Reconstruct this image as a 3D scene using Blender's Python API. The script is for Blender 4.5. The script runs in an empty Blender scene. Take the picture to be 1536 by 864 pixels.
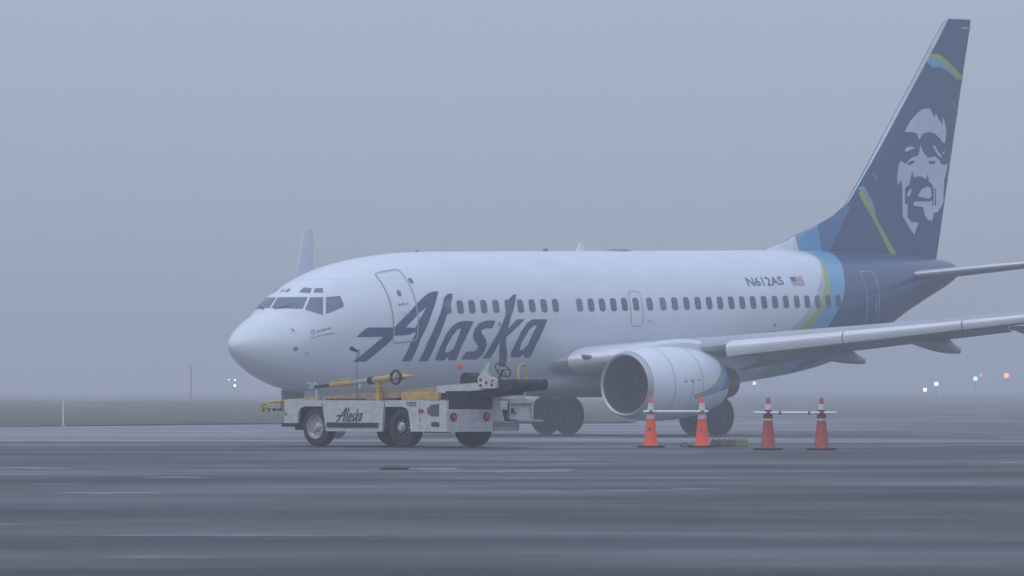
import bpy, bmesh, math, random
from mathutils import Vector, Matrix

random.seed(7)
SC = bpy.context.scene
COL = SC.collection
rad = math.radians

# ---------------------------------------------------------------- camera, sky, sun, exposure
CAM_H = 1.412
F_PX = 8136.5                      # focal length in pixels of a 1536 px wide frame
cam = bpy.data.cameras.new('camera')
cam_ob = bpy.data.objects.new('camera', cam)
COL.objects.link(cam_ob)
cam.sensor_width = 36.0
cam.lens = 36.0 * F_PX / 1536.0
cam.clip_start = 0.5
cam.clip_end = 6000
cam_ob.location = (0, 0, CAM_H)
cam_ob.rotation_euler = (rad(90) + math.atan(147.673 / F_PX), 0, 0)
cam.dof.use_dof = True
cam.dof.focus_distance = 125.0
cam.dof.aperture_fstop = 9.0
SC.camera = cam_ob

SUN_EL, SUN_AZ = 42.0, 215.0
world = bpy.data.worlds.new('World')
SC.world = world
world.use_nodes = True
wn, wl = world.node_tree.nodes, world.node_tree.links
wn.clear()
w_out = wn.new('ShaderNodeOutputWorld')
w_bg = wn.new('ShaderNodeBackground')
w_bg.inputs['Strength'].default_value = 0.1
w_sky = wn.new('ShaderNodeTexSky')
w_sky.sky_type = 'NISHITA'
w_sky.sun_disc = False
w_sky.sun_elevation = rad(SUN_EL)
w_sky.sun_rotation = rad(SUN_AZ)
w_sky.dust_density = 4.0
# overcast sky: a closed cloud deck, about three times brighter overhead than at the horizon
w_tc = wn.new('ShaderNodeTexCoord')
w_sep = wn.new('ShaderNodeSeparateXYZ')
w_max = wn.new('ShaderNodeMath'); w_max.operation = 'MAXIMUM'; w_max.inputs[1].default_value = 0.0
w_col = wn.new('ShaderNodeMix'); w_col.data_type = 'RGBA'
w_col.inputs[6].default_value = (4.05, 4.62, 5.80, 1)      # horizon
w_col.inputs[7].default_value = (8.35, 9.95, 13.9, 1)       # zenith
w_mix = wn.new('ShaderNodeMix'); w_mix.data_type = 'RGBA'
w_mix.inputs[0].default_value = 0.94
wl.new(w_tc.outputs['Generated'], w_sep.inputs[0])
wl.new(w_sep.outputs['Z'], w_max.inputs[0])
wl.new(w_max.outputs[0], w_col.inputs[0])
wl.new(w_sky.outputs[0], w_mix.inputs[6])
wl.new(w_col.outputs[2], w_mix.inputs[7])
wl.new(w_mix.outputs[2], w_bg.inputs['Color'])
wl.new(w_bg.outputs[0], w_out.inputs['Surface'])

sun = bpy.data.lights.new('sun', 'SUN')
sun.energy = 0.6
sun.angle = rad(60)
sun.color = (1.0, 0.96, 0.9)
sun_ob = bpy.data.objects.new('sun', sun)
COL.objects.link(sun_ob)
sun_ob.location = (0, 0, 60)
sun_ob.rotation_euler = (rad(90 - SUN_EL), 0, rad(-SUN_AZ + 180))

SC.view_settings.view_transform = 'Standard'
SC.view_settings.look = 'None'
SC.view_settings.exposure = 0.0
SC.view_settings.gamma = 1.0
SC.view_settings.use_curve_mapping = False
SC.cycles.use_denoising = True
SC.cycles.max_bounces = 6
SC.cycles.diffuse_bounces = 3
SC.cycles.glossy_bounces = 3
SC.cycles.volume_bounces = 1
SC.cycles.caustics_reflective = False
SC.cycles.caustics_refractive = False
SC.cycles.sample_clamp_indirect = 4.0

# ---------------------------------------------------------------- helpers
def tag(o, label=None, cat=None, group=None, kind=None):
    if label: o['label'] = label
    if cat: o['category'] = cat
    if group: o['group'] = group
    if kind: o['kind'] = kind
    return o

def empty(name, loc, rot=(0, 0, 0)):
    o = bpy.data.objects.new(name, None)
    o.empty_display_size = 0.3
    COL.objects.link(o)
    o.location = loc
    o.rotation_euler = rot
    return o

def link(name, me, mat, parent=None, smooth=False, loc=None):
    if mat is not None and not me.materials:
        me.materials.append(mat)
    if smooth:
        for p in me.polygons: p.use_smooth = True
    o = bpy.data.objects.new(name, me)
    COL.objects.link(o)
    if parent is not None: o.parent = parent
    if loc is not None: o.location = loc
    return o

def from_data(name, verts, faces, mat, parent=None, smooth=False, loc=None, fix=True):
    me = bpy.data.meshes.new(name)
    me.from_pydata([tuple(v) for v in verts], [], faces)
    if fix:
        bm = bmesh.new(); bm.from_mesh(me)
        bmesh.ops.recalc_face_normals(bm, faces=bm.faces)
        bm.to_mesh(me); bm.free()
    me.update()
    o = link(name, me, mat, parent, smooth, loc)
    if smooth: edge_split(me)
    return o

def edge_split(me, ang=38):
    bm = bmesh.new(); bm.from_mesh(me)
    for e in bm.edges:
        if len(e.link_faces) == 2 and e.calc_face_angle(0) > rad(ang): e.smooth = False
    bm.to_mesh(me); bm.free()

class MB:
    """collects simple solids and builds them as one mesh"""
    def __init__(s): s.v = []; s.f = []
    def add(s, vs, fs):
        n = len(s.v); s.v += [tuple(v) for v in vs]; s.f += [tuple(i + n for i in f) for f in fs]; return s
    def box(s, a, b, bev=0.0):
        (x0, y0, z0), (x1, y1, z1) = a, b
        if bev <= 0:
            v = [(x, y, z) for x in (x0, x1) for y in (y0, y1) for z in (z0, z1)]
            return s.add(v, [(0, 1, 3, 2), (4, 6, 7, 5), (0, 4, 5, 1), (2, 3, 7, 6), (0, 2, 6, 4), (1, 5, 7, 3)])
        bm = bmesh.new(); bmesh.ops.create_cube(bm, size=1)
        for v in bm.verts:
            v.co = ((x0 + x1) / 2 + v.co.x * (x1 - x0), (y0 + y1) / 2 + v.co.y * (y1 - y0), (z0 + z1) / 2 + v.co.z * (z1 - z0))
        bmesh.ops.bevel(bm, geom=bm.edges[:], offset=bev, segments=2, affect='EDGES', profile=0.6)
        bm.verts.index_update()
        s.add([v.co[:] for v in bm.verts], [[v.index for v in f.verts] for f in bm.faces]); bm.free(); return s
    def tube(s, pts, r, n=10, cap=True):
        pts = [Vector(p) for p in pts]
        rr = r if isinstance(r, (list, tuple)) else [r] * len(pts)
        rings = []
        up = None
        for i, p in enumerate(pts):
            d = (pts[min(i + 1, len(pts) - 1)] - pts[max(i - 1, 0)]).normalized()
            if up is None:
                up = Vector((0, 0, 1)) if abs(d.z) < 0.9 else Vector((1, 0, 0))
            a = d.cross(up).normalized(); b = a.cross(d).normalized(); up = b
            rings.append([p + a * rr[i] * math.cos(2 * math.pi * k / n) + b * rr[i] * math.sin(2 * math.pi * k / n) for k in range(n)])
        vs = [v for rg in rings for v in rg]; fs = []
        for i in range(len(pts) - 1):
            for k in range(n):
                fs.append((i * n + k, i * n + (k + 1) % n, (i + 1) * n + (k + 1) % n, (i + 1) * n + k))
        if cap:
            fs.append(tuple(range(n))[::-1]); fs.append(tuple((len(pts) - 1) * n + k for k in range(n)))
        return s.add(vs, fs)
    def lathe(s, prof, o, axis, n=24, close=False):
        """prof: (along, radius) pairs, axis 'x','y' or 'z' through o"""
        vs = []; fs = []; m = len(prof)
        for a, r in prof:
            for k in range(n):
                c, q = r * math.cos(2 * math.pi * k / n), r * math.sin(2 * math.pi * k / n)
                vs.append({'x': (o[0] + a, o[1] + c, o[2] + q), 'y': (o[0] + c, o[1] + a, o[2] + q), 'z': (o[0] + c, o[1] + q, o[2] + a)}[axis])
        for i in range(m if close else m - 1):
            j = (i + 1) % m
            for k in range(n):
                fs.append((i * n + k, i * n + (k + 1) % n, j * n + (k + 1) % n, j * n + k))
        if not close:
            if prof[0][1] > 1e-4: fs.append(tuple(range(n)))
            if prof[-1][1] > 1e-4: fs.append(tuple((m - 1) * n + k for k in range(n)))
        return s.add(vs, fs)
    def prism(s, poly, axis, a, b):
        """poly in the two remaining axes (order x,y,z), extruded from a to b"""
        n = len(poly)
        def P(u, v, w): return {'x': (w, u, v), 'y': (u, w, v), 'z': (u, v, w)}[axis]
        vs = [P(u, v, a) for u, v in poly] + [P(u, v, b) for u, v in poly]
        fs = [tuple(range(n)), tuple(range(n, 2 * n))] + [(i, (i + 1) % n, n + (i + 1) % n, n + i) for i in range(n)]
        return s.add(vs, fs)
    def build(s, name, mat, parent=None, smooth=False, loc=None):
        return from_data(name, s.v, s.f, mat, parent, smooth, loc)

def loft(rings, cap=(True, True)):
    n = len(rings[0]); vs = [p for r in rings for p in r]; fs = []
    for i in range(len(rings) - 1):
        for k in range(n):
            fs.append((i * n + k, i * n + (k + 1) % n, (i + 1) * n + (k + 1) % n, (i + 1) * n + k))
    if cap[0]: fs.append(tuple(range(n)))
    if cap[1]: fs.append(tuple((len(rings) - 1) * n + k for k in range(n)))
    return vs, fs

def fill2d(loops, step=None):
    """triangulated 2-D fill of an outline with holes, cut on a grid of the given step"""
    bm = bmesh.new()
    for lp in loops:
        vs = [bm.verts.new((p[0], p[1], 0)) for p in lp]
        for i in range(len(vs)): bm.edges.new((vs[i], vs[(i + 1) % len(vs)]))
    bmesh.ops.triangle_fill(bm, use_beauty=True, use_dissolve=False, edges=bm.edges[:])
    if step:
        for ax in (0, 1):
            lo = min(v.co[ax] for v in bm.verts); hi = max(v.co[ax] for v in bm.verts)
            g = math.floor(lo / step[ax]) * step[ax] + step[ax]
            while g < hi:
                co = [0, 0, 0]; no = [0, 0, 0]; co[ax] = g; no[ax] = 1
                bmesh.ops.bisect_plane(bm, geom=bm.verts[:] + bm.edges[:] + bm.faces[:], plane_co=co, plane_no=no)
                g += step[ax]
    bm.verts.index_update()
    out = [v.co.copy() for v in bm.verts], [tuple(v.index for v in f.verts) for f in bm.faces]
    bm.free()
    return out

def text2d(body, size=1.0, shear=0.0, bold=0.012):
    cu = bpy.data.curves.new('lettering', 'FONT')
    cu.body = body; cu.size = size; cu.offset = bold; cu.shear = shear; cu.resolution_u = 3; cu.align_x = 'LEFT'
    ob = bpy.data.objects.new('lettering', cu); COL.objects.link(ob)
    bpy.context.view_layer.update()
    me = bpy.data.meshes.new_from_object(ob.evaluated_get(bpy.context.evaluated_depsgraph_get()))
    vs = [v.co.copy() for v in me.vertices]; fs = [tuple(p.vertices) for p in me.polygons]
    bpy.data.objects.remove(ob); bpy.data.meshes.remove(me); bpy.data.curves.remove(cu)
    return vs, fs

def roundrect(x0, x1, y0, y1, r, n=4, ry=None):
    ry = ry or r
    o = []
    for cx, cy, a0 in ((x1 - r, y1 - ry, 0), (x0 + r, y1 - ry, 90), (x0 + r, y0 + ry, 180), (x1 - r, y0 + ry, 270)):
        for k in range(n + 1):
            a = rad(a0 + 90 * k / n); o.append((cx + r * math.cos(a), cy + ry * math.sin(a)))
    return o

# ---------------------------------------------------------------- materials
def mat(name, col, rough=0.5, metal=0.0, var=0.12, scale=3.0, spec=0.5, bump=0.0, coat=0.0, streak=None, emit=None, dirt=None):
    m = bpy.data.materials.new(name); m.use_nodes = True
    nt = m.node_tree; n, l = nt.nodes, nt.links
    b = n['Principled BSDF']
    b.inputs['Roughness'].default_value = rough
    b.inputs['Metallic'].default_value = metal
    b.inputs['Specular IOR Level'].default_value = spec
    b.inputs['Coat Weight'].default_value = coat
    tc = n.new('ShaderNodeTexCoord')
    mp = n.new('ShaderNodeMapping'); l.new(tc.outputs['Object'], mp.inputs[0])
    if streak: mp.inputs['Scale'].default_value = streak
    ns = n.new('ShaderNodeTexNoise'); ns.inputs['Scale'].default_value = scale; ns.inputs['Detail'].default_value = 6
    l.new(mp.outputs[0], ns.inputs['Vector'])
    rp = n.new('ShaderNodeValToRGB')
    rp.color_ramp.elements[0].position = 0.3; rp.color_ramp.elements[1].position = 0.72
    lo = [c * (1 - var) for c in col]; hi = [min(1, c * (1 + var)) for c in col]
    if dirt: lo = list(dirt)
    rp.color_ramp.elements[0].color = (*lo, 1); rp.color_ramp.elements[1].color = (*hi, 1)
    l.new(ns.outputs['Fac'], rp.inputs[0]); l.new(rp.outputs[0], b.inputs['Base Color'])
    rr = n.new('ShaderNodeMapRange'); rr.inputs['To Min'].default_value = max(0.02, rough - 0.08); rr.inputs['To Max'].default_value = min(1, rough + 0.1)
    l.new(ns.outputs['Fac'], rr.inputs[0]); l.new(rr.outputs[0], b.inputs['Roughness'])
    if bump:
        bp = n.new('ShaderNodeBump'); bp.inputs['Strength'].default_value = bump; bp.inputs['Distance'].default_value = 0.02
        l.new(ns.outputs['Fac'], bp.inputs['Height']); l.new(bp.outputs[0], b.inputs['Normal'])
    if emit:
        b.inputs['Emission Color'].default_value = (*emit[:3], 1); b.inputs['Emission Strength'].default_value = emit[3]
        m.cycles.emission_sampling = 'NONE'
    return m

WHITE = (0.775, 0.82, 0.862)
NAVY = (0.021, 0.066, 0.175)
LIME = (0.37, 0.46, 0.11)
SKYB = (0.15, 0.40, 0.62)
MIDB = (0.065, 0.17, 0.37)
M = {}
M['white'] = mat('white_paint', WHITE, 0.32, var=0.04, scale=0.8, coat=0.3)
M['navy'] = mat('navy_paint', NAVY, 0.35, var=0.15, scale=0.9, coat=0.2)
M['letter'] = mat('lettering_paint', (0.022, 0.060, 0.165), 0.35, var=0.1, scale=1.2)
M['lime'] = mat('lime_paint', LIME, 0.35, var=0.06)
M['skyblue'] = mat('light_blue_paint', SKYB, 0.35, var=0.06)
M['midblue'] = mat('mid_blue_paint', MIDB, 0.35, var=0.06)
M['emblem'] = mat('pale_emblem_paint', (0.62, 0.68, 0.76), 0.4, var=0.05)
M['glass'] = mat('dark_glass', (0.135, 0.165, 0.22), 0.12, var=0.2, spec=0.6)
M['pane'] = mat('cabin_pane', (0.12, 0.15, 0.20), 0.18, var=0.3, scale=2.0)
def pane_shades(m):   # some blinds are up, some half down: a shade of its own for every window
    n, l = m.node_tree.nodes, m.node_tree.links; b = n['Principled BSDF']
    src = b.inputs['Base Color'].links[0].from_socket
    oi = n.new('ShaderNodeObjectInfo'); rp = n.new('ShaderNodeValToRGB')
    rp.color_ramp.elements[0].color = (0.72, 0.72, 0.72, 1); rp.color_ramp.elements[1].color = (1.0, 1.0, 1.0, 1)
    e = rp.color_ramp.elements.new(0.86); e.color = (0.95, 0.95, 0.95, 1); e = rp.color_ramp.elements.new(0.88); e.color = (1.5, 1.5, 1.45, 1)
    l.new(oi.outputs['Random'], rp.inputs[0])
    mx = n.new('ShaderNodeMix'); mx.data_type = 'RGBA'; mx.blend_type = 'MULTIPLY'; mx.inputs[0].default_value = 1.0
    l.new(src, mx.inputs[6]); l.new(rp.outputs[0], mx.inputs[7]); l.new(mx.outputs[2], b.inputs['Base Color'])
pane_shades(M['pane'])
M['seam'] = mat('seam_grey', (0.24, 0.26, 0.29), 0.5, var=0.1)
M['palering'] = mat('pale_ring', (0.66, 0.68, 0.70), 0.45, var=0.06)
M['alu'] = mat('bare_aluminium', (0.62, 0.63, 0.65), 0.34, metal=0.75, var=0.08, scale=2.0)
M['lip'] = mat('inlet_lip_metal', (0.46, 0.47, 0.49), 0.38, metal=0.6, var=0.12, scale=2.0)
M['wing'] = mat('wing_grey', (0.40, 0.42, 0.45), 0.42, var=0.10, scale=0.7, streak=(0.5, 2.0, 1.0))
M['slat'] = mat('slat_pale_metal', (0.74, 0.75, 0.77), 0.30, metal=0.25, var=0.07, scale=1.5)
M['darkgap'] = mat('dark_cavity', (0.02, 0.02, 0.022), 0.7)
M['fan'] = mat('fan_blade', (0.014, 0.015, 0.017), 0.7, metal=0.0)
M['rubber'] = mat('black_rubber', (0.022, 0.022, 0.024), 0.75, var=0.3, scale=8)
M['hub'] = mat('wheel_hub_grey', (0.055, 0.057, 0.06), 0.55, metal=0.1, var=0.2, scale=9)
M['strut'] = mat('gear_strut_grey', (0.28, 0.29, 0.30), 0.45, metal=0.3, var=0.2, scale=6)
M['hot'] = mat('exhaust_metal', (0.16, 0.14, 0.13), 0.45, metal=0.8, var=0.25, scale=3)
M['red'] = mat('red_plastic', (0.30, 0.025, 0.02), 0.35, var=0.1)

# ---------------------------------------------------------------- ground
APRON = [(-60, 0.31), (60, 0.31), (103, 0.31), (108, 0.30), (114, 0.262), (122, 0.19), (130, 0.11), (137, 0.045), (143, 0.008), (147, 0.0), (160, 0.0), (2400, 0.0)]
def zg(d):
    for (a, za), (b, zb) in zip(APRON, APRON[1:]):
        if a <= d <= b: return za + (zb - za) * (d - a) / (b - a)
    return 0.0
def at(px, d, z=0.0):
    """point d metres out whose bearing is that of column px"""
    return Vector(((px - 768) * d / F_PX, d, z))

def apron_material():
    m = bpy.data.materials.new('wet_apron'); m.use_nodes = True
    nt = m.node_tree; n, l = nt.nodes, nt.links
    b = n['Principled BSDF']
    tc = n.new('ShaderNodeTexCoord')
    def noise(scale, detail, sx, sy, rot=0.0, rough=0.55, off=0.0):
        mp = n.new('ShaderNodeMapping'); mp.inputs['Scale'].default_value = (sx, sy, 1); mp.inputs['Rotation'].default_value = (0, 0, rot)
        mp.inputs['Location'].default_value = (off, off * 0.7, 0)
        l.new(tc.outputs['Object'], mp.inputs[0])
        q = n.new('ShaderNodeTexNoise'); q.inputs['Scale'].default_value = scale; q.inputs['Detail'].default_value = detail
        q.inputs['Roughness'].default_value = rough
        l.new(mp.outputs[0], q.inputs['Vector']); return q.outputs['Fac']
    def ramp(src, stops):
        r = n.new('ShaderNodeValToRGB')
        while len(r.color_ramp.elements) < len(stops): r.color_ramp.elements.new(0.5)
        for e, (p, c) in zip(r.color_ramp.elements, stops):
            e.position = p; e.color = (*c, 1) if isinstance(c, tuple) else (c, c, c, 1)
        l.new(src, r.inputs[0]); return r.outputs[0]
    def mix(f, a, c, mode='MIX'):
        x = n.new('ShaderNodeMix'); x.data_type = 'RGBA'; x.blend_type = mode
        if isinstance(f, float): x.inputs[0].default_value = f
        else: l.new(f, x.inputs[0])
        for i, s in ((6, a), (7, c)):
            if isinstance(s, tuple): x.inputs[i].default_value = (*s, 1)
            else: l.new(s, x.inputs[i])
        return x.outputs[2]
    big = noise(0.060, 5, 0.55, 1.0, 0.12)            # broad damp patches
    mid = noise(0.22, 6, 0.46, 1.0, -0.08, 0.52, 31)    # tyre-dragged streaks of water
    fine = noise(2.2, 4, 1, 1, 0, 0.6, 7)
    pud = noise(0.34, 4, 0.62, 1.0, 0.10, 0.5, 41)     # standing water
    base = ramp(mid, [(0.36, (0.034, 0.034, 0.036)), (0.52, (0.058, 0.058, 0.061)), (0.66, (0.090, 0.091, 0.095))])
    base = mix(ramp(big, [(0.38, 0.0), (0.62, 0.55)]), base, (0.044, 0.044, 0.046))
    sy = n.new('ShaderNodeSeparateXYZ'); l.new(tc.outputs['Object'], sy.inputs[0])
    wob = n.new('ShaderNodeMath'); wob.operation = 'MULTIPLY_ADD'; wob.inputs[1].default_value = 16.0; l.new(big, wob.inputs[0]); l.new(sy.outputs['Y'], wob.inputs[2])
    pad = n.new('ShaderNodeMapRange'); pad.inputs['From Min'].default_value = 118.0; pad.inputs['From Max'].default_value = 121.0; l.new(wob.outputs[0], pad.inputs[0])
    rt = n.new('ShaderNodeMapRange'); rt.inputs['From Min'].default_value = 6.0; rt.inputs['From Max'].default_value = 17.0; rt.inputs['To Min'].default_value = 1.0; rt.inputs['To Max'].default_value = 0.15
    l.new(sy.outputs['X'], rt.inputs[0])
    pdm = n.new('ShaderNodeMath'); pdm.operation = 'MULTIPLY'; l.new(pad.outputs[0], pdm.inputs[0]); l.new(rt.outputs[0], pdm.inputs[1])
    slab = ramp(mid, [(0.36, (0.16, 0.161, 0.165)), (0.52, (0.23, 0.231, 0.235)), (0.66, (0.29, 0.291, 0.295))])
    base = mix(pdm.outputs[0], base, slab)                # older asphalt gives way to pale concrete around the jet
    base = mix(0.25, base, ramp(fine, [(0.3, (0.03, 0.03, 0.032)), (0.7, (0.12, 0.12, 0.125))]))
    l.new(base, b.inputs['Base Color'])
    wet = mix(1.0, ramp(big, [(0.36, 0.10), (0.60, 1.0)]), ramp(mid, [(0.38, 0.0), (0.64, 1.0)]), 'MULTIPLY')
    rgh = mix(wet, (0.85, 0.85, 0.85), (0.32, 0.32, 0.32))
    spc = mix(wet, (0.30, 0.30, 0.30), (0.55, 0.55, 0.55)); l.new(spc, b.inputs['Specular IOR Level'])
    pm = ramp(pud, [(0.665, 0.0), (0.71, 1.0)])
    rgh = mix(pm, rgh, (0.10, 0.10, 0.10))
    l.new(rgh, b.inputs['Roughness'])
    bp = n.new('ShaderNodeBump'); bp.inputs['Strength'].default_value = 0.12; bp.inputs['Distance'].default_value = 0.02
    l.new(mix(pm, fine, (0.5, 0.5, 0.5)), bp.inputs['Height']); l.new(bp.outputs[0], b.inputs['Normal'])
    return m

def ground():
    ys = sorted(set([a for a, _ in APRON] + list(range(-60, 240, 6)) + list(range(240, 2401, 120))))
    xs = [-1200, -600, -300, -150, -80, -40, -20, 0, 20, 40, 80, 150, 300, 600, 1200]
    vs = [(x, y, zg(y)) for y in ys for x in xs]; nx = len(xs)
    fs = [(j * nx + i, j * nx + i + 1, (j + 1) * nx + i + 1, (j + 1) * nx + i) for j in range(len(ys) - 1) for i in range(nx - 1)]
    o = from_data('apron_ground', vs, fs, apron_material(), smooth=True, fix=False)
    tag(o, kind='structure')
ground()

M['grass'] = mat('dormant_grass', (0.105, 0.078, 0.046), 0.95, var=0.35, scale=0.14, spec=0.1, dirt=(0.045, 0.045, 0.036))
def verge():
    near = [(-260, 172), (-60, 182), (-18, 187), (-8, 204), (3.0, 206), (4.9, 207)]
    far = [(12.3, 520), (-30, 527), (-120, 524), (-300, 520)]
    pl = [Vector((x, y, 0)) for x, y in near + far]
    vs, fs = fill2d([[(p.x, p.y) for p in pl]], step=(20, 20))
    rnd = random.Random(3)
    vs = [(v.x + (rnd.uniform(-.4, .4)), v.y + rnd.uniform(-1.0, 1.0), 0.012 + rnd.uniform(0, 0.05)) for v in vs]
    o = from_data('grass_verge', vs, fs, M['grass'], smooth=True)
    tag(o, kind='structure')
verge()
M['water'] = mat('standing_water', (0.035, 0.036, 0.038), 0.30, var=0.1, scale=2.0)
def puddle(px, py, hw, hh, seed):
    d = F_PX * (CAM_H - 0.31) / (py - 579.67); c = at(px, d); W = hw * d / F_PX; H = hh * d * d / (F_PX * (CAM_H - 0.31))
    r_ = random.Random(seed); ph = [r_.uniform(0, 6.28) for _ in range(6)]; lp = []
    for k in range(72):
        a = 2 * math.pi * k / 72; q = 1 + .22 * math.sin(2 * a + ph[0]) + .20 * math.sin(3 * a + ph[1]) + .14 * math.sin(5 * a + ph[2]) + .10 * math.sin(9 * a + ph[3]) + .07 * math.sin(14 * a + ph[4])
        lp.append((c.x + W * q * math.cos(a), c.y + H * q * math.sin(a)))
    vs, fs = fill2d([lp])
    o = from_data('puddle', [(v.x, v.y, 0.314) for v in vs], fs, M['water']); tag(o, kind='structure')
for i_, q_ in enumerate(((40, 702.5, 62, 1.3), (265, 716.5, 44, 1.0), (640, 703.6, 52, 1.6), (770, 706.8, 95, 2.2), (950, 736.5, 105, 0.8), (330, 803.5, 190, 1.6))): puddle(*q_, 11 + i_)
M['taxi'] = mat('far_taxiway_concrete', (0.085, 0.085, 0.09), 0.7, var=0.2, scale=0.05)
def far_taxiway():
    vs, fs = fill2d([[(-700, 560), (700, 575), (700, 690), (-700, 672)]], step=(100, 60))
    o = from_data('taxiway', [(v.x, v.y, 0.006) for v in vs], fs, M['taxi']); tag(o, kind='structure')
far_taxiway()

# ---------------------------------------------------------------- the airliner
# aircraft frame: x aft from the nose datum, y to starboard (port is negative), z up from the ground at the main wheels
XG = 16.6
YAW, PITCH = rad(48.08), rad(1.214)
jet = empty('airliner', (XG * math.cos(YAW) - 7.624, 157.79, 0.0), (0, -PITCH, YAW))
tag(jet, 'white twin-engine passenger jet with navy tail fin, parked on the wet apron', 'airplane')

def ac(name, vs, fs, m, parent=None, smooth=True):
    return from_data(name, [(v[0] - XG, v[1], v[2]) for v in vs], fs, m, parent or jet, smooth)
def acb(mb, name, m, parent=None, smooth=True):
    return ac(name, mb.v, mb.f, m, parent, smooth)

FT = [(0.20,2.865,2.845,0.01),(0.25,2.99,2.72,0.16),(0.41,3.14,2.54,0.35),(0.72,3.36,2.31,0.62),(1.17,3.61,2.05,0.90),(1.45,3.735,1.92,1.035),(1.70,3.85,1.82,1.15),(1.98,4.13,1.72,1.25),(2.3,4.33,1.635,1.345),(2.7,4.52,1.55,1.46),(3.2,4.73,1.47,1.57),(3.8,4.92,1.40,1.67),(4.6,5.09,1.35,1.77),(5.6,5.23,1.33,1.84),(6.8,5.33,1.32,1.88),(8.0,5.36,1.32,1.88),(20.3,5.36,1.32,1.88),(21.7,5.36,1.44,1.87),(23.8,5.36,1.64,1.79),(25.9,5.34,2.02,1.60),(27.5,5.30,2.62,1.36),(29.0,5.23,3.28,1.05),(30.5,5.13,3.83,0.70),(31.5,5.03,4.17,0.43),(32.0,4.94,4.38,0.26)]
def pchip(k, x):
    xs = [r[0] for r in FT]; ys = [r[k] for r in FT]; n = len(xs)
    x = min(max(x, xs[0]), xs[-1])
    h = [xs[i + 1] - xs[i] for i in range(n - 1)]; dl = [(ys[i + 1] - ys[i]) / h[i] for i in range(n - 1)]
    i = 0
    while i < n - 2 and x > xs[i + 1]: i += 1
    def slope(j):
        if j == 0: return dl[0]
        if j == n - 1: return dl[-1]
        if dl[j - 1] * dl[j] <= 0: return 0.0
        w1 = 2 * h[j] + h[j - 1]; w2 = h[j] + 2 * h[j - 1]
        return (w1 + w2) / (w1 / dl[j - 1] + w2 / dl[j])
    t = (x - xs[i]) / h[i]; a, b = slope(i), slope(i + 1)
    return (2 * t**3 - 3 * t * t + 1) * ys[i] + (t**3 - 2 * t * t + t) * h[i] * a + (-2 * t**3 + 3 * t * t) * ys[i + 1] + (t**3 - t * t) * h[i] * b
def S(x, th):
    """fuselage skin: th in degrees, 0 = port side, 90 = crown, -90 = keel"""
    zt, zb, w = pchip(1, x), pchip(2, x), pchip(3, x)
    zc = zb + (zt - zb) * 0.531
    c, s = math.cos(rad(th)), math.sin(rad(th))
    return Vector((x, -w * c, zc + (zt - zc) * s if s > 0 else zc + (zc - zb) * s))
def Sn(x, th):
    e = 0.02
    a = S(x + e, th) - S(x - e, th); b = S(x, th + 1) - S(x, th - 1)
    nn = a.cross(b)
    if nn.length < 1e-9: return Vector((-1, 0, 0))
    nn.normalize()
    c = S(x, th); c0 = Vector((x, 0, (S(x, 90).z + S(x, -90).z) / 2))
    return nn if nn.dot(c - c0) > 0 else -nn
def th_of(x, z):
    zt, zb = pchip(1, x), pchip(2, x); zc = zb + (zt - zb) * 0.531
    s = (z - zc) / (zt - zc) if z > zc else (z - zc) / (zc - zb)
    return math.degrees(math.asin(max(-1, min(1, s))))
K = 1.9 * math.pi / 180
def skin(name, loops, off, m, parent, step=(0.35, 0.12), mirror=False, smooth=True):
    """a patch that lies on the fuselage; loops in (x, th)"""
    vs, fs = fill2d([[(p[0], p[1] * K) for p in lp] for lp in loops], step)
    out = []
    for v in vs:
        th = v.y / K
        p = S(v.x, th) + Sn(v.x, th) * off
        out.append((p.x, -p.y if mirror else p.y, p.z))
    return ac(name, out, fs, m, parent, smooth)

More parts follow.
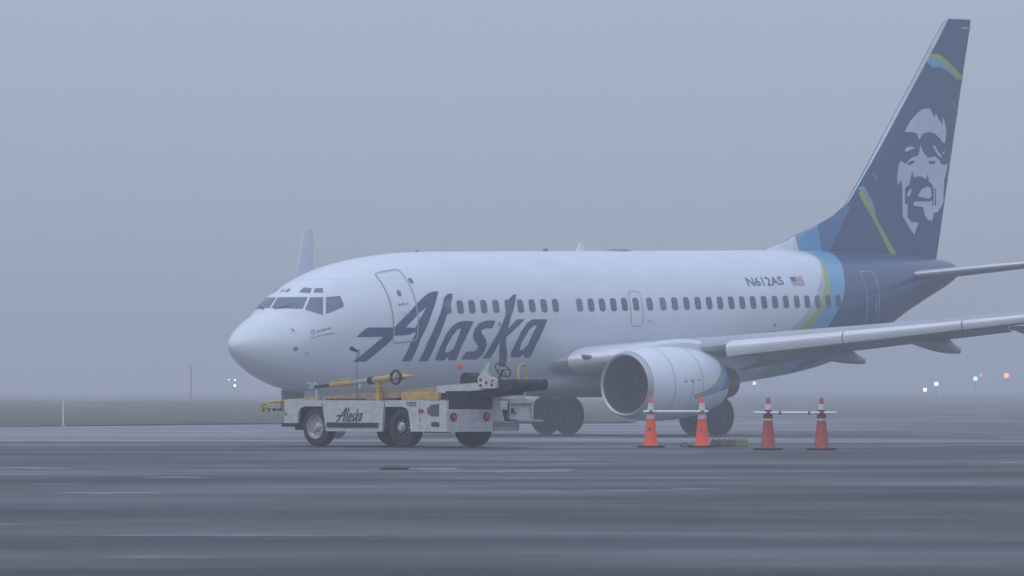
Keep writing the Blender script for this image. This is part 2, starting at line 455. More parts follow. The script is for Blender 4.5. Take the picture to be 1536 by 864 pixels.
def livery_material():
    m = bpy.data.materials.new('livery_paint'); m.use_nodes = True
    nt = m.node_tree; n, l = nt.nodes, nt.links
    b = n['Principled BSDF']; b.inputs['Roughness'].default_value = 0.3; b.inputs['Coat Weight'].default_value = 0.3
    tc = n.new('ShaderNodeTexCoord'); sp = n.new('ShaderNodeSeparateXYZ'); l.new(tc.outputs['Object'], sp.inputs[0])
    zr = n.new('ShaderNodeMapRange'); zr.inputs['From Min'].default_value = 1.0; zr.inputs['From Max'].default_value = 5.5
    l.new(sp.outputs['Z'], zr.inputs[0])
    ns = n.new('ShaderNodeTexNoise'); ns.inputs['Scale'].default_value = 0.9; ns.inputs['Detail'].default_value = 7
    mp = n.new('ShaderNodeMapping'); mp.inputs['Scale'].default_value = (0.6, 1, 1.6)
    l.new(tc.outputs['Object'], mp.inputs[0]); l.new(mp.outputs[0], ns.inputs['Vector'])
    rp = n.new('ShaderNodeValToRGB'); rp.color_ramp.elements[0].position = 0.25; rp.color_ramp.elements[1].position = 0.6
    rp.color_ramp.elements[0].color = (0.70, 0.745, 0.79, 1); rp.color_ramp.elements[1].color = (*WHITE, 1)
    l.new(ns.outputs['Fac'], rp.inputs[0])
    col = rp.outputs[0]
    # frame seams: thin rings every few metres and two long lap joints
    wv = n.new('ShaderNodeMath'); wv.operation = 'PINGPONG'; wv.inputs[1].default_value = 1.15; l.new(sp.outputs['X'], wv.inputs[0])
    ct = n.new('ShaderNodeMath'); ct.operation = 'LESS_THAN'; ct.inputs[1].default_value = 0.006; l.new(wv.outputs[0], ct.inputs[0])
    mx = n.new('ShaderNodeMix'); mx.data_type = 'RGBA'; l.new(col, mx.inputs[6]); mx.inputs[7].default_value = (0.42, 0.43, 0.45, 1)
    f = n.new('ShaderNodeMath'); f.operation = 'MULTIPLY'; f.inputs[1].default_value = 0.45; 
    aft = n.new('ShaderNodeMath'); aft.operation = 'GREATER_THAN'; aft.inputs[1].default_value = 1.6 - XG; l.new(sp.outputs['X'], aft.inputs[0])
    lap = n.new('ShaderNodeMath'); lap.operation = 'PINGPONG'; lap.inputs[1].default_value = 0.46; l.new(sp.outputs['Z'], lap.inputs[0])
    lp2 = n.new('ShaderNodeMath'); lp2.operation = 'LESS_THAN'; lp2.inputs[1].default_value = 0.005; l.new(lap.outputs[0], lp2.inputs[0])
    both = n.new('ShaderNodeMath'); both.operation = 'MAXIMUM'; l.new(ct.outputs[0], both.inputs[0]); l.new(lp2.outputs[0], both.inputs[1])
    am = n.new('ShaderNodeMath'); am.operation = 'MULTIPLY'; l.new(both.outputs[0], am.inputs[0]); l.new(aft.outputs[0], am.inputs[1])
    l.new(am.outputs[0], f.inputs[0]); l.new(f.outputs[0], mx.inputs[0])
    col = mx.outputs[2]
    bands = [([(5.36, 24.05), (5.18, 24.15), (4.86, 23.96), (4.66, 23.76), (4.39, 23.47), (4.0, 23.07), (3.35, 22.35), (3.01, 21.84), (2.2, 21.35), (1.2, 21.3)], (0.50, 0.53, 0.60)),
             ([(5.36, 24.2), (5.13, 24.23), (4.66, 23.86), (4.27, 23.62), (3.88, 23.3), (3.35, 22.74), (3.0, 22.29), (2.2, 21.8), (1.2, 21.7)], LIME),
             ([(5.36, 24.28), (5.05, 24.28), (4.66, 24.08), (4.15, 23.82), (3.69, 23.46), (3.23, 23.02), (3.0, 22.80), (2.2, 22.3), (1.2, 22.1)], SKYB),
             ([(5.36, 25.4), (5.01, 25.16), (4.54, 24.8), (3.95, 24.45), (3.49, 24.06), (3.1, 23.73), (2.2, 23.2), (1.2, 23.0)], NAVY)]
    for pts, c in bands:
        fc = n.new('ShaderNodeFloatCurve'); cv = fc.mapping.curves[0]
        pp = sorted(((z - 1.0) / 4.5, (x - 18.0) / 9.0) for z, x in pts)
        while len(cv.points) < len(pp): cv.points.new(0.5, 0.5)
        for q, (a, d) in zip(cv.points, pp): q.location = (a, d)
        fc.mapping.update()
        l.new(zr.outputs[0], fc.inputs['Value'])
        xr = n.new('ShaderNodeMapRange'); xr.clamp = False
        xr.inputs['From Min'].default_value = 18.0 - XG; xr.inputs['From Max'].default_value = 27.0 - XG
        l.new(sp.outputs['X'], xr.inputs[0])
        gt = n.new('ShaderNodeMath'); gt.operation = 'GREATER_THAN'; l.new(xr.outputs[0], gt.inputs[0]); l.new(fc.outputs[0], gt.inputs[1])
        mx = n.new('ShaderNodeMix'); mx.data_type = 'RGBA'; l.new(gt.outputs[0], mx.inputs[0]); l.new(col, mx.inputs[6]); mx.inputs[7].default_value = (*c, 1)
        col = mx.outputs[2]
    l.new(col, b.inputs['Base Color'])
    return m
M['livery'] = livery_material()

# fuselage
xs = [0.2 + 0.05 * (k / 3) ** 2 for k in range(4)]
x = 0.32
while x < 8: xs.append(x); x += 0.11 + 0.02 * x
xs += [8.0 + k * 0.95 for k in range(14)]
x = 20.8
while x < 32.0: xs.append(x); x += 0.4
xs += [32.0]
NR = 72
rings = [[tuple(S(x, 360.0 * k / NR)) for k in range(NR)] for x in xs]
vs, fs = loft(rings)
fus = ac('fuselage', vs, fs, M['livery'])
# exhaust of the auxiliary power unit
mb = MB().lathe([(0, .24), (.18, .20), (.18, .15), (-.05, .14)], (31.98, 0, 4.66), 'x', 20); acb(mb, 'exhaust_pipe', M['hot'])

# wing-to-body fairing
rings = []
for k in range(29):
    u = k / 28; x = 11.0 + 9.2 * u
    g = max(0.02, math.sin(math.pi * min(1, max(0, u))) ** 0.5)
    w, zt, zb = 0.6 + 1.38 * g, 1.6 + 0.8 * g, 1.45 - 0.32 * g
    rings.append([(x, w * math.copysign(abs(math.cos(a)) ** 0.7, math.cos(a)), (zt + zb) / 2 + (zt - zb) / 2 * math.copysign(abs(math.sin(a)) ** 0.8, math.sin(a))) for a in [2 * math.pi * j / 40 for j in range(40)]])
vs, fs = loft(rings); ac('belly_fairing', vs, fs, M['wing'])

# wings
def naca(c, t): return 5 * t * (0.2969 * math.sqrt(max(c, 0)) - 0.126 * c - 0.3516 * c * c + 0.2843 * c**3 - 0.1036 * c**4)
CS = [1, .93, .82, .7, .56, .42, .3, .2, .12, .06, .025, .006, 0]
def foil(xl, xt, zl, t, s, drop=0.04, camber=0.012, vert=False):
    ch = xt - xl; o = []
    for c in CS: o.append((c, camber * 4 * c * (1 - c) + naca(c, t)))
    for c in CS[-2:0:-1]: o.append((c, camber * 4 * c * (1 - c) - naca(c, t) * 0.85))
    o.append((1, -0.002))
    return [(xl + c * ch, s, zl + h * ch - drop * ch * c) for c, h in o]
WS = [(1.0, 11.15, 19.05, 2.12, .135, .045), (1.88, 11.72, 18.98, 2.24, .132, .045), (3.3, 12.62, 18.92, 2.40, .128, .042), (4.83, 13.60, 18.90, 2.55, .122, .04),
      (5.8, 14.25, 18.98, 2.66, .12, .038), (8.5, 15.66, 19.62, 2.91, .112, .035), (11.2, 17.06, 20.28, 3.16, .108, .032), (14.2, 18.62, 21.02, 3.45, .104, .03), (17.1, 20.10, 21.75, 3.72, .10, .028)]
def wing_at(s):
    for a, b in zip(WS, WS[1:]):
        if a[0] <= s <= b[0] + 1e-6:
            t = (s - a[0]) / (b[0] - a[0]); return [p + (q - p) * t for p, q in zip(a, b)]
    return list(WS[-1])
WL = [(17.35, 20.28, 21.76, 3.78, 12), (17.55, 20.45, 21.77, 3.92, 38), (17.66, 20.62, 21.78, 4.15, 65), (17.72, 20.78, 21.79, 4.45, 80), (17.80, 21.10, 21.85, 5.25, 85), (17.92, 21.50, 21.98, 6.25, 86), (17.93, 21.62, 21.98, 6.33, 86)]
M['wingtip'] = mat('winglet_pale_blue', (0.62, 0.69, 0.76), 0.35, var=0.05)
for sd, side in ((-1, 'port'), (1, 'starboard')):
    vs, fs = loft([foil(a[1], a[2], a[3], a[4], sd * a[0], a[5]) for a in WS])
    wing = ac('wing', vs, fs, M['wing'])
    # blended winglet
    rg = [foil(20.10, 21.75, 3.72, .10, sd * 17.1, .028)]
    for s, xl, xt, z, cant in WL:
        rr = []
        for p in foil(xl, xt, 0, .09, 0, 0.0): rr.append((p[0], sd * (s - p[2] * math.sin(rad(cant))), z + p[2] * math.cos(rad(cant))))
        rg.append(rr)
    vs, fs = loft(rg, (False, True)); ac('winglet', vs, fs, M['wingtip'])
    # slats
    for s0, s1 in ((5.72, 8.62), (8.66, 11.6), (11.64, 14.3), (14.34, 16.8)):
        rg = []
        for q in range(5):
            s = s0 + (s1 - s0) * q / 4; a = wing_at(s); ch = a[2] - a[1]; t = a[4]
            up = [0.10, .07, .045, .025, .01, .003, 0]; o = []
            for c in up: o.append((c, naca(c, t) * 1.12 + 0.004))
            o += [(.001, -.018), (.006, -.036), (.013, -.050), (.017, -.051), (.022, -.030), (.045, .010), (.10, naca(.10, t) * .8)]
            rg.append([(a[1] + (c - 0.028) * ch, sd * s, a[3] + (h - 0.022) * ch) for c, h in o])
        vs, fs = loft(rg); ac('slat', vs, fs, M['slat'], wing)
    # inboard leading edge with the landing light
    rg = []
    for q in range(6):
        s = 1.9 + 2.2 * q / 5; a = wing_at(s); ch = a[2] - a[1]
        o = [(c, naca(c, a[4]) * 1.03 + .004) for c in (.09, .06, .03, .012, .003, 0)] + [(c, -naca(c, a[4]) * .9 - .003) for c in (.003, .012, .03, .06, .09)]
        rg.append([(a[1] + (c - .006) * ch, sd * s, a[3] + (h - .004) * ch) for c, h in o])
    vs, fs = loft(rg); ac('leading_edge', vs, fs, M['slat'], wing)
    a = wing_at(2.25); mb = MB().lathe([(-.06, .02), (-.03, .10), (.12, .12), (.3, .10)], (0, 0, 0), 'x', 16)
    ac('landing_light', [(a[1] + .02 + v[0], sd * (2.25 + v[1] * 1.9 + v[0] * .2), a[3] + .05 + v[2] * .75) for v in mb.v], mb.f, M['glass'], wing)
    # flap track fairings
    for s, L, dz in ((6.25, 2.9, .22), (9.15, 2.5, .26), (12.1, 2.2, .24)):
        a = wing_at(s); rg = []
        x1 = a[2] + 0.55; x0 = x1 - L
        for q in range(11):
            u = q / 10; x = x0 + L * u
            zw = a[3] - .05 * (a[2] - a[1]) - .10
            lo = zw - .04 - (dz + .12) * (math.sin(math.pi / 2 * min(1, u * 1.05)) ** 1.1)
            hi = zw + .05 if u < .78 else zw + .05 - (dz + .02) * ((u - .78) / .22) ** .9
            ww = .13 * math.sin(math.pi * min(.93, .05 + u * .9)) ** .5
            rg.append([(x, sd * s + ww * math.cos(b), (hi + lo) / 2 + (hi - lo) / 2 * math.sin(b)) for b in [2 * math.pi * j / 14 for j in range(14)]])
        vs, fs = loft(rg); ac('flap_track_fairing', vs, fs, M['wing'], wing)
    # trailing flap panels, slightly below the wing
    for s0, s1 in ((2.1, 5.3), (5.9, 11.0)):
        rg = []
        for q in range(4):
            s = s0 + (s1 - s0) * q / 3; a = wing_at(s); ch = a[2] - a[1]
            z = a[3] - a[5] * ch * .85 - .05
            rg.append([(a[2] - .2 * ch, sd * s, z + .06), (a[2] - .05, sd * s, z + .03), (a[2] + .16, sd * s, z - .10), (a[2] + .15, sd * s, z - .13), (a[2] - .1, sd * s, z - .07), (a[2] - .2 * ch, sd * s, z - .03)])
        vs, fs = loft(rg); ac('flap', vs, fs, M['wing'], wing)

# engines
def nacelle_material():
    m = M['white'].copy(); m.name = 'nacelle_paint'
    n, l = m.node_tree.nodes, m.node_tree.links; b = n['Principled BSDF']
    src = b.inputs['Base Color'].links[0].from_socket
    tc = n.new('ShaderNodeTexCoord'); sp = n.new('ShaderNodeSeparateXYZ'); l.new(tc.outputs['Object'], sp.inputs[0])
    zr = n.new('ShaderNodeMapRange'); zr.inputs['From Min'].default_value = 0.5; zr.inputs['From Max'].default_value = 2.7; l.new(sp.outputs['Z'], zr.inputs[0])
    xr = n.new('ShaderNodeMapRange'); xr.clamp = False; xr.inputs['From Min'].default_value = 11.5 - XG; xr.inputs['From Max'].default_value = 15.5 - XG; l.new(sp.outputs['X'], xr.inputs[0])
    lm = n.new('ShaderNodeMath'); lm.operation = 'MULTIPLY_ADD'; lm.inputs[1].default_value = -0.16; l.new(sp.outputs['X'], lm.inputs[0]); l.new(sp.outputs['Z'], lm.inputs[2])
    lg = n.new('ShaderNodeMath'); lg.operation = 'GREATER_THAN'; lg.inputs[1].default_value = 1.10 + .16 * (XG - 12.4); l.new(lm.outputs[0], lg.inputs[0])
    for pts, c in (([(.5, 14.4), (.95, 13.6), (1.12, 12.7), (1.23, 12.5), (1.37, 13.0), (1.67, 13.62), (1.98, 13.98), (2.7, 14.4)], LIME),
                   ([(.5, 14.5), (.95, 13.7), (1.1, 12.9), (1.26, 12.85), (1.4, 13.36), (1.78, 13.93), (1.98, 14.08), (2.7, 14.5)], SKYB),
                   ([(.5, 15.4), (1.1, 14.0), (1.4, 13.9), (1.7, 14.12), (2.0, 14.3), (2.7, 15.0)], MIDB)):
        fc = n.new('ShaderNodeFloatCurve'); cv = fc.mapping.curves[0]
        pp = sorted(((z - .5) / 2.2, (x - 11.5) / 4) for z, x in pts)
        while len(cv.points) < len(pp): cv.points.new(.5, .5)
        for q, (a, d) in zip(cv.points, pp): q.location = (a, d)
        fc.mapping.update(); l.new(zr.outputs[0], fc.inputs['Value'])
        gt = n.new('ShaderNodeMath'); gt.operation = 'GREATER_THAN'; l.new(xr.outputs[0], gt.inputs[0]); l.new(fc.outputs[0], gt.inputs[1])
        an = n.new('ShaderNodeMath'); an.operation = 'MULTIPLY'; l.new(gt.outputs[0], an.inputs[0]); l.new(lg.outputs[0], an.inputs[1])
        mx = n.new('ShaderNodeMix'); mx.data_type = 'RGBA'; l.new(an.outputs[0], mx.inputs[0]); l.new(src, mx.inputs[6]); mx.inputs[7].default_value = (*c, 1)
        src = mx.outputs[2]
    l.new(src, b.inputs['Base Color']); return m
M['nacelle'] = nacelle_material()
M['duct'] = mat('inlet_duct_grey', (0.035, 0.037, 0.042), 0.6, var=0.15)
EX, EZ = 10.72, 1.56
def squash(vs, ey):
    o = []
    for x, y, z in vs:
        dz = z - EZ
        if dz < 0: dz *= 0.95
        o.append((x, y * 1.0, EZ + dz))
    return o
for sd in (-1, 1):
    ey = sd * 4.83; o = (EX, ey, EZ)
    mb = MB().lathe([(.16, .955), (.45, 1.0), (.9, 1.045), (1.5, 1.065), (2.1, 1.05), (2.7, .99), (3.2, .89), (3.6, .78), (3.6, .75), (3.0, .80), (2.4, .8)], o, 'x', 56)
    eng = ac('engine', squash(mb.v, ey), mb.f[:-2], M['nacelle'])
    mb = MB().lathe([(.16, .955), (.08, .93), (.03, .90), (0, .87), (.015, .84), (.05, .815)], o, 'x', 56)
    ac('inlet_lip', squash(mb.v, ey), mb.f[:-2], M['lip'], eng)
    mb = MB().lathe([(.05, .815), (.1, .79), (.2, .775), (.8, .78)], o, 'x', 56)
    ac('inlet_duct', squash(mb.v, ey), mb.f[:-2], M['duct'], eng)
    mb = MB().lathe([(.8, .0), (.8, .80)], o, 'x', 40); ac('fan_disc', mb.v, mb.f[:-1], M['darkgap'], eng)
    mb = MB()
    for k in range(24):
        a = 2 * math.pi * k / 24; rg = []
        for r, tw, cw in ((.16, .5, .05), (.45, .9, .075), (.77, 1.15, .09)):
            ca, sa = math.cos(a), math.sin(a)
            q = []
            for e in (-1, 1):
                da = e * cw * math.sin(tw); dx = e * cw * math.cos(tw) * -1
                q.append((EX + .72 + dx, ey + r * ca - da * sa, EZ + r * sa + da * ca))
            rg.append(q)
        n0 = len(mb.v); mb.v += [p for q in rg for p in q]; mb.f += [(n0, n0 + 1, n0 + 3, n0 + 2), (n0 + 2, n0 + 3, n0 + 5, n0 + 4)]
    ac('fan_blades', mb.v, mb.f, M['fan'], eng)
    mb = MB().lathe([(.38, .0), (.42, .06), (.55, .14), (.7, .2), (.78, .22)], o, 'x', 20); acb(mb, 'spinner', M['fan'], eng)
    mb = MB().lathe([(3.2, .62), (3.9, .56), (4.5, .43), (4.5, .40), (4.0, .42)], o, 'x', 32); acb(mb, 'core_nozzle', M['hot'], eng)
    mb = MB().lathe([(4.2, .30), (4.6, .22), (4.95, .05), (5.0, 0)], o, 'x', 24); acb(mb, 'exhaust_cone', M['hot'], eng)
    # pylon
    rg = []
    for x, w, z0, z1 in ((11.6, .06, 2.5, 2.64), (12.3, .17, 2.4, 2.78), (13.2, .22, 2.3, 2.82), (14.3, .22, 2.1, 2.72), (15.3, .2, 1.9, 2.6), (16.4, .1, 2.1, 2.45)):
        rg.append([(x, ey - w, z0), (x, ey - w, z1 - w * .5), (x, ey - w * .5, z1), (x, ey + w * .5, z1), (x, ey + w, z1 - w * .5), (x, ey + w, z0)])
    vs, fs = loft(rg); ac('pylon', vs, fs, M['white'])
    # cowl seams and latches on the outboard side
    def cowl(a, dx):  # a: angle from the outboard horizontal, upwards
        prof = [(.16, .955), (.45, 1.0), (.9, 1.045), (1.5, 1.065), (2.1, 1.05), (2.7, .99), (3.2, .89), (3.6, .78)]
        for (x0, r0), (x1, r1) in zip(prof, prof[1:]):
            if x0 <= dx <= x1: r = r0 + (r1 - r0) * (dx - x0) / (x1 - x0); break
        r += .006; z = r * math.sin(a)
        return (EX + dx, ey + sd * r * math.cos(a), EZ + (z if z > 0 else z * .95))
    for dx in (.95, 2.15):
        v = []; f = []
        for k in range(33):
            a = rad(-80 + 160 * k / 32); v += [cowl(a, dx), cowl(a, dx + .018)]
        for k in range(32): f.append((2 * k, 2 * k + 1, 2 * k + 3, 2 * k + 2))
        ac('cowl_seam', v, f, M['seam'], eng)
    for dx, a0, ln, hh in ((1.35, 3, .09, .05), (1.62, 4, .11, .06), (1.92, 5, .10, .03)):
        v = [cowl(rad(a0), dx), cowl(rad(a0), dx + ln), cowl(rad(a0 + hh * 57), dx + ln), cowl(rad(a0 + hh * 57), dx)]
        ac('access_mark', v, [(0, 1, 2, 3)], M['seam'], eng, False)
    v = []; f = []
    for k in range(13):
        a = rad(4 - 55 * k / 12); v += [cowl(a, 1.68), cowl(a, 1.70)]
    for k in range(12): f.append((2 * k, 2 * k + 1, 2 * k + 3, 2 * k + 2))
    ac('drain_streak', v, f, M['seam'], eng)
    # strake on the inboard side of the cowl
    ac('strake', [(EX + .9, ey - sd * .70, EZ + .80), (EX + 2.0, ey - sd * .70, EZ + .80), (EX + 2.0, ey - sd * .92, EZ + 1.05), (EX + 1.5, ey - sd * .88, EZ + 1.0), (EX + .9, ey - sd * .72, EZ + .80), (EX + 2.0, ey - sd * .72, EZ + .79)], [(0, 1, 2, 3), (4, 5, 2, 3)], M['white'], eng, False)

# tail fin
FL = [(4.9, 22.6), (5.38, 22.8), (5.62, 23.75), (5.80, 24.27), (6.10, 25.30), (6.39, 26.11), (6.69, 26.68), (6.92, 26.91), (7.74, 27.68), (9.31, 29.04), (10.9, 30.42), (11.7, 31.12), (12.3, 31.64), (12.50, 31.86), (12.56, 32.05)]
def fin_le(z):
    for (a, p), (b, q) in zip(FL, FL[1:]):
        if a <= z <= b: return p + (q - p) * (z - a) / (b - a)
    return FL[-1][1]
def fin_te(z): return 31.26 + (z - 5.05) / 7.5 * 1.95
def fin_half(x, z):
    xl, xt = fin_le(z), fin_te(z); xm = max(xl, 26.91 + (z - 6.92) * .90)
    c = (x - xm) / (xt - xm)
    h = naca(min(1, c), .095) * min(3.6, (xt - xm)) if c > 0 else 0
    return max(h, .05 * math.sqrt(max(0, min(1, (x - xl) / .15)))) if x < xt - .02 else .006
zs = [4.9, 5.15, 5.38, 5.5, 5.62, 5.71, 5.8, 5.9, 6.0, 6.1, 6.2, 6.3, 6.39, 6.5, 6.6, 6.69, 6.8, 6.92, 7.4, 8, 8.8, 9.6, 10.4, 11.2, 11.9, 12.3, 12.5, 12.56]
rings = []
for z in zs:
    xl, xt = fin_le(z), fin_te(z); r = []
    ch = xt - xl; cb = min(.5, .55 / ch); cs = [1 - (1 - cb) * k / 26 for k in range(27)] + [e / ch for e in (.45, .3, .2, .15, .10, .06, .03, .01)]
    sc = 1.0 if z < 12.5 else .55
    for c in cs: x = xl + c * (xt - xl); r.append((x, fin_half(x, z) * sc, z))
    r.append((xl, 0, z))
    for c in cs[::-1]: x = xl + c * (xt - xl); r.append((x, -fin_half(x, z) * sc, z))
    rings.append(r)
vs, fs = loft(rings); fin = ac('tail_fin', vs, fs, M['navy'])
FIN = {"outline":[[31.853,12.551],[33.228,12.549],[32.28,8.879],[31.302,5.052],[27.616,4.842],[24.379,5.159],[22.798,5.403],[23.752,5.622],[24.266,5.802],[25.3,6.104],[26.115,6.388],[26.675,6.694],[26.909,6.918],[27.683,7.738],[29.044,9.308],[30.423,10.899],[31.118,11.701]],"green_low":[[27.282,7.067],[27.513,6.705],[28.034,6.111],[28.818,5.165],[29.169,5.164],[28.457,5.879],[28.248,6.111],[28.04,6.376],[27.73,6.871],[27.523,7.151],[27.364,7.166]],"blue_low":[[27.287,7.265],[27.554,7.299],[27.941,6.739],[28.04,6.376],[27.73,6.871],[27.523,7.151],[27.364,7.166]],"dorsal_light":[[24.185,5.798],[25.284,6.108],[25.475,5.323],[25.784,5.093],[24.792,5.096],[24.485,5.326],[24.261,5.717]],"dorsal_mid":[[25.284,6.108],[26.129,6.404],[26.717,6.735],[26.848,6.669],[26.331,6.011],[25.843,5.388],[25.784,5.093],[25.475,5.323]],"dorsal_green":[[24.185,5.798],[24.261,5.717],[24.485,5.326],[24.408,5.319]],"dorsal_white":[[22.584,5.356],[23.511,5.588],[24.185,5.798],[24.408,5.319],[24.431,5.195],[22.581,5.201]],"lead":[[31.853,12.551],[31.68,12.442],[31.121,11.825],[30.426,11.022],[29.047,9.432],[27.686,7.86],[26.877,6.938],[26.708,6.694],[26.908,6.878],[27.311,7.307],[27.952,7.985],[29.248,9.435],[30.627,10.965],[31.393,11.832],[31.92,12.47]],"green_top":[[30.919,11.431],[31.387,11.443],[31.853,11.269],[32.29,11.009],[32.784,10.682],[32.711,10.41],[32.284,10.739],[31.847,11.033],[31.41,11.259],[30.862,11.346]],"blue_top":[[30.862,11.346],[31.41,11.259],[31.847,11.033],[32.229,10.772],[31.899,10.9],[31.46,11.024],[31.074,11.016],[30.777,11.227]],"streak1":[[32.092,10.02],[32.28,9.908],[32.51,9.565],[32.437,9.52],[32.135,9.848]],"streak2":[[27.963,7.699],[28.113,7.7],[28.161,7.436],[28.075,7.435]],"forehead":[[29.584,8.975],[29.576,9.032],[29.72,9.205],[29.91,9.38],[30.29,9.629],[30.526,9.714],[30.715,9.737],[30.902,9.726],[31.062,9.513],[31.141,9.442],[31.172,9.572],[31.229,9.573],[31.413,9.36],[31.599,9.233],[31.558,9.492],[31.696,9.35],[31.807,9.034],[31.728,8.672],[31.586,8.7],[31.353,8.855],[31.12,8.967],[30.791,9.006],[30.461,8.944],[30.293,8.77],[30.247,8.783],[30.157,8.954],[29.901,8.994]],"eye_l":[[29.516,8.431],[29.611,8.518],[29.891,8.55],[30.053,8.495],[29.748,8.42],[29.584,8.361]],"eye_r":[[30.968,8.519],[31.158,8.594],[31.343,8.394],[31.576,8.253],[31.433,8.228],[31.201,8.393],[31.119,8.507]],"eye_s":[[31.531,8.353],[31.746,8.428],[31.721,8.37],[31.578,8.333]],"face":[[30.36,8.613],[30.495,8.386],[30.773,8.202],[31.151,8.256],[31.355,8.168],[31.529,8.008],[31.706,7.992],[31.843,8.047],[31.778,7.776],[31.653,7.523],[31.589,6.802],[31.316,6.531],[31.098,6.505],[31.045,6.267],[30.809,6.267],[30.607,6.421],[30.525,6.672],[30.28,6.187],[30.037,5.819],[29.78,6.044],[29.41,6.4],[29.385,7.328],[29.332,7.506],[29.142,7.344],[29.12,7.611],[29.216,8.004],[29.345,8.095],[29.506,8.007],[29.593,8.026],[29.883,8.207],[30.235,8.268],[30.284,8.383]],"mouth":[[29.908,7.796],[29.991,7.582],[30.343,7.639],[30.692,7.534],[30.738,7.713],[30.838,7.463],[31.041,7.356],[31.061,6.943],[31.001,6.889],[30.882,6.853],[30.237,6.85],[29.991,6.838],[29.971,6.724],[30.525,6.672],[30.607,6.421],[30.63,6.145],[30.309,6.187],[29.872,6.223],[29.671,6.365],[29.68,6.758],[29.535,6.758],[29.529,7.258],[29.753,7.366],[29.814,7.509]],"teeth":[[30.211,7.011],[30.421,7.227],[30.717,7.319],[30.921,7.266],[30.974,7.015],[30.825,6.942],[30.532,6.959]],"cheek":[[29.61,7.008],[29.719,7.187],[29.867,7.26],[29.846,7.116],[29.715,6.98]],"line1":[[31.025,6.907],[31.057,7.267],[31.104,7.267],[31.085,6.728],[31.026,6.727]],"line2":[[31.169,7.267],[31.228,7.268],[31.209,6.71],[31.144,6.71]],"bag_l":[[29.622,8.004],[29.74,8.062],[29.998,8.122],[30.02,8.065],[29.878,7.992],[29.691,7.962]],"bag_r":[[30.817,8.101],[31.218,8.105],[31.145,8.032],[30.956,8.002],[30.816,8.029]]}
M['slate'] = mat('slate_blue_paint', (0.13, 0.19, 0.28), 0.4, var=0.05)
def fin_patch(name, pts, m, off):
    vs, fs = fill2d([pts], (.3, .3))
    out = []
    for v in vs:
        x = max(v.x, fin_le(min(max(v.y, 4.9), 12.56)) + .004); x = min(x, fin_te(v.y) - .004)
        out.append((x, -fin_half(x, v.y) - off, v.y))
    return ac(name, out, fs, m, fin)
for nm, key, m, off in (('dorsal_stripe', 'dorsal_white', 'white', .034), ('dorsal_stripe', 'dorsal_light', 'skyblue', .036), ('dorsal_stripe', 'dorsal_mid', 'midblue', .036), ('dorsal_stripe', 'dorsal_green', 'lime', .042),
                        ('fin_stripe', 'green_low', 'lime', .006), ('fin_stripe', 'blue_low', 'skyblue', .010), ('leading_edge_strip', 'lead', 'alu', .014),
                        ('fin_stripe', 'green_top', 'lime', .006), ('fin_stripe', 'blue_top', 'skyblue', .010), ('emblem_streak', 'streak1', 'slate', .006), ('emblem_streak', 'streak2', 'slate', .006)):
    fin_patch(nm, FIN[key], M[m], off)
for key, m, off in (('forehead', 'emblem', .006), ('eye_l', 'emblem', .006), ('eye_r', 'emblem', .006), ('eye_s', 'emblem', .006), ('face', 'emblem', .006), ('mouth', 'navy', .012), ('teeth', 'emblem', .018), ('cheek', 'emblem', .018),
                    ('line1', 'navy', .012), ('line2', 'navy', .012), ('bag_l', 'navy', .012), ('bag_r', 'navy', .012)):
    fin_patch('face_emblem', FIN[key], M[m], off)
mb = MB().tube([(32.62, -.09, 12.28), (33.15, -.06, 12.28)], .018, 6); acb(mb, 'static_wick', M['palering'], fin)

# horizontal stabilisers
for sd in (-1, 1):
    rg = []
    for s, xl, xt, z, t in ((.25, 28.35, 32.0, 4.52, .09), (.9, 28.78, 32.15, 4.58, .09), (3.8, 30.55, 32.9, 4.86, .085), (7.0, 32.5, 33.7, 5.16, .08), (7.17, 32.75, 33.7, 5.18, .06)):
        rg.append(foil(xl, xt, z, t, sd * s, .0, 0))
    vs, fs = loft(rg); st = ac('horizontal_stabiliser', vs, fs, M['wing'])
    rg = []
    for s, xl, z in ((1.0, 28.84, 4.59), (3.8, 30.55, 4.86), (6.9, 32.44, 5.15)):
        ch = 3.3 - s * .3
        rg.append([(xl - .02 + c * ch, sd * s, z + h * ch) for c, h in [(c, naca(c, .09) + .003) for c in (.08, .03, .01, 0)] + [(c, -naca(c, .09) * .85 - .003) for c in (.01, .03, .08)]])
    vs, fs = loft(rg); ac('leading_edge', vs, fs, M['slat'], st)

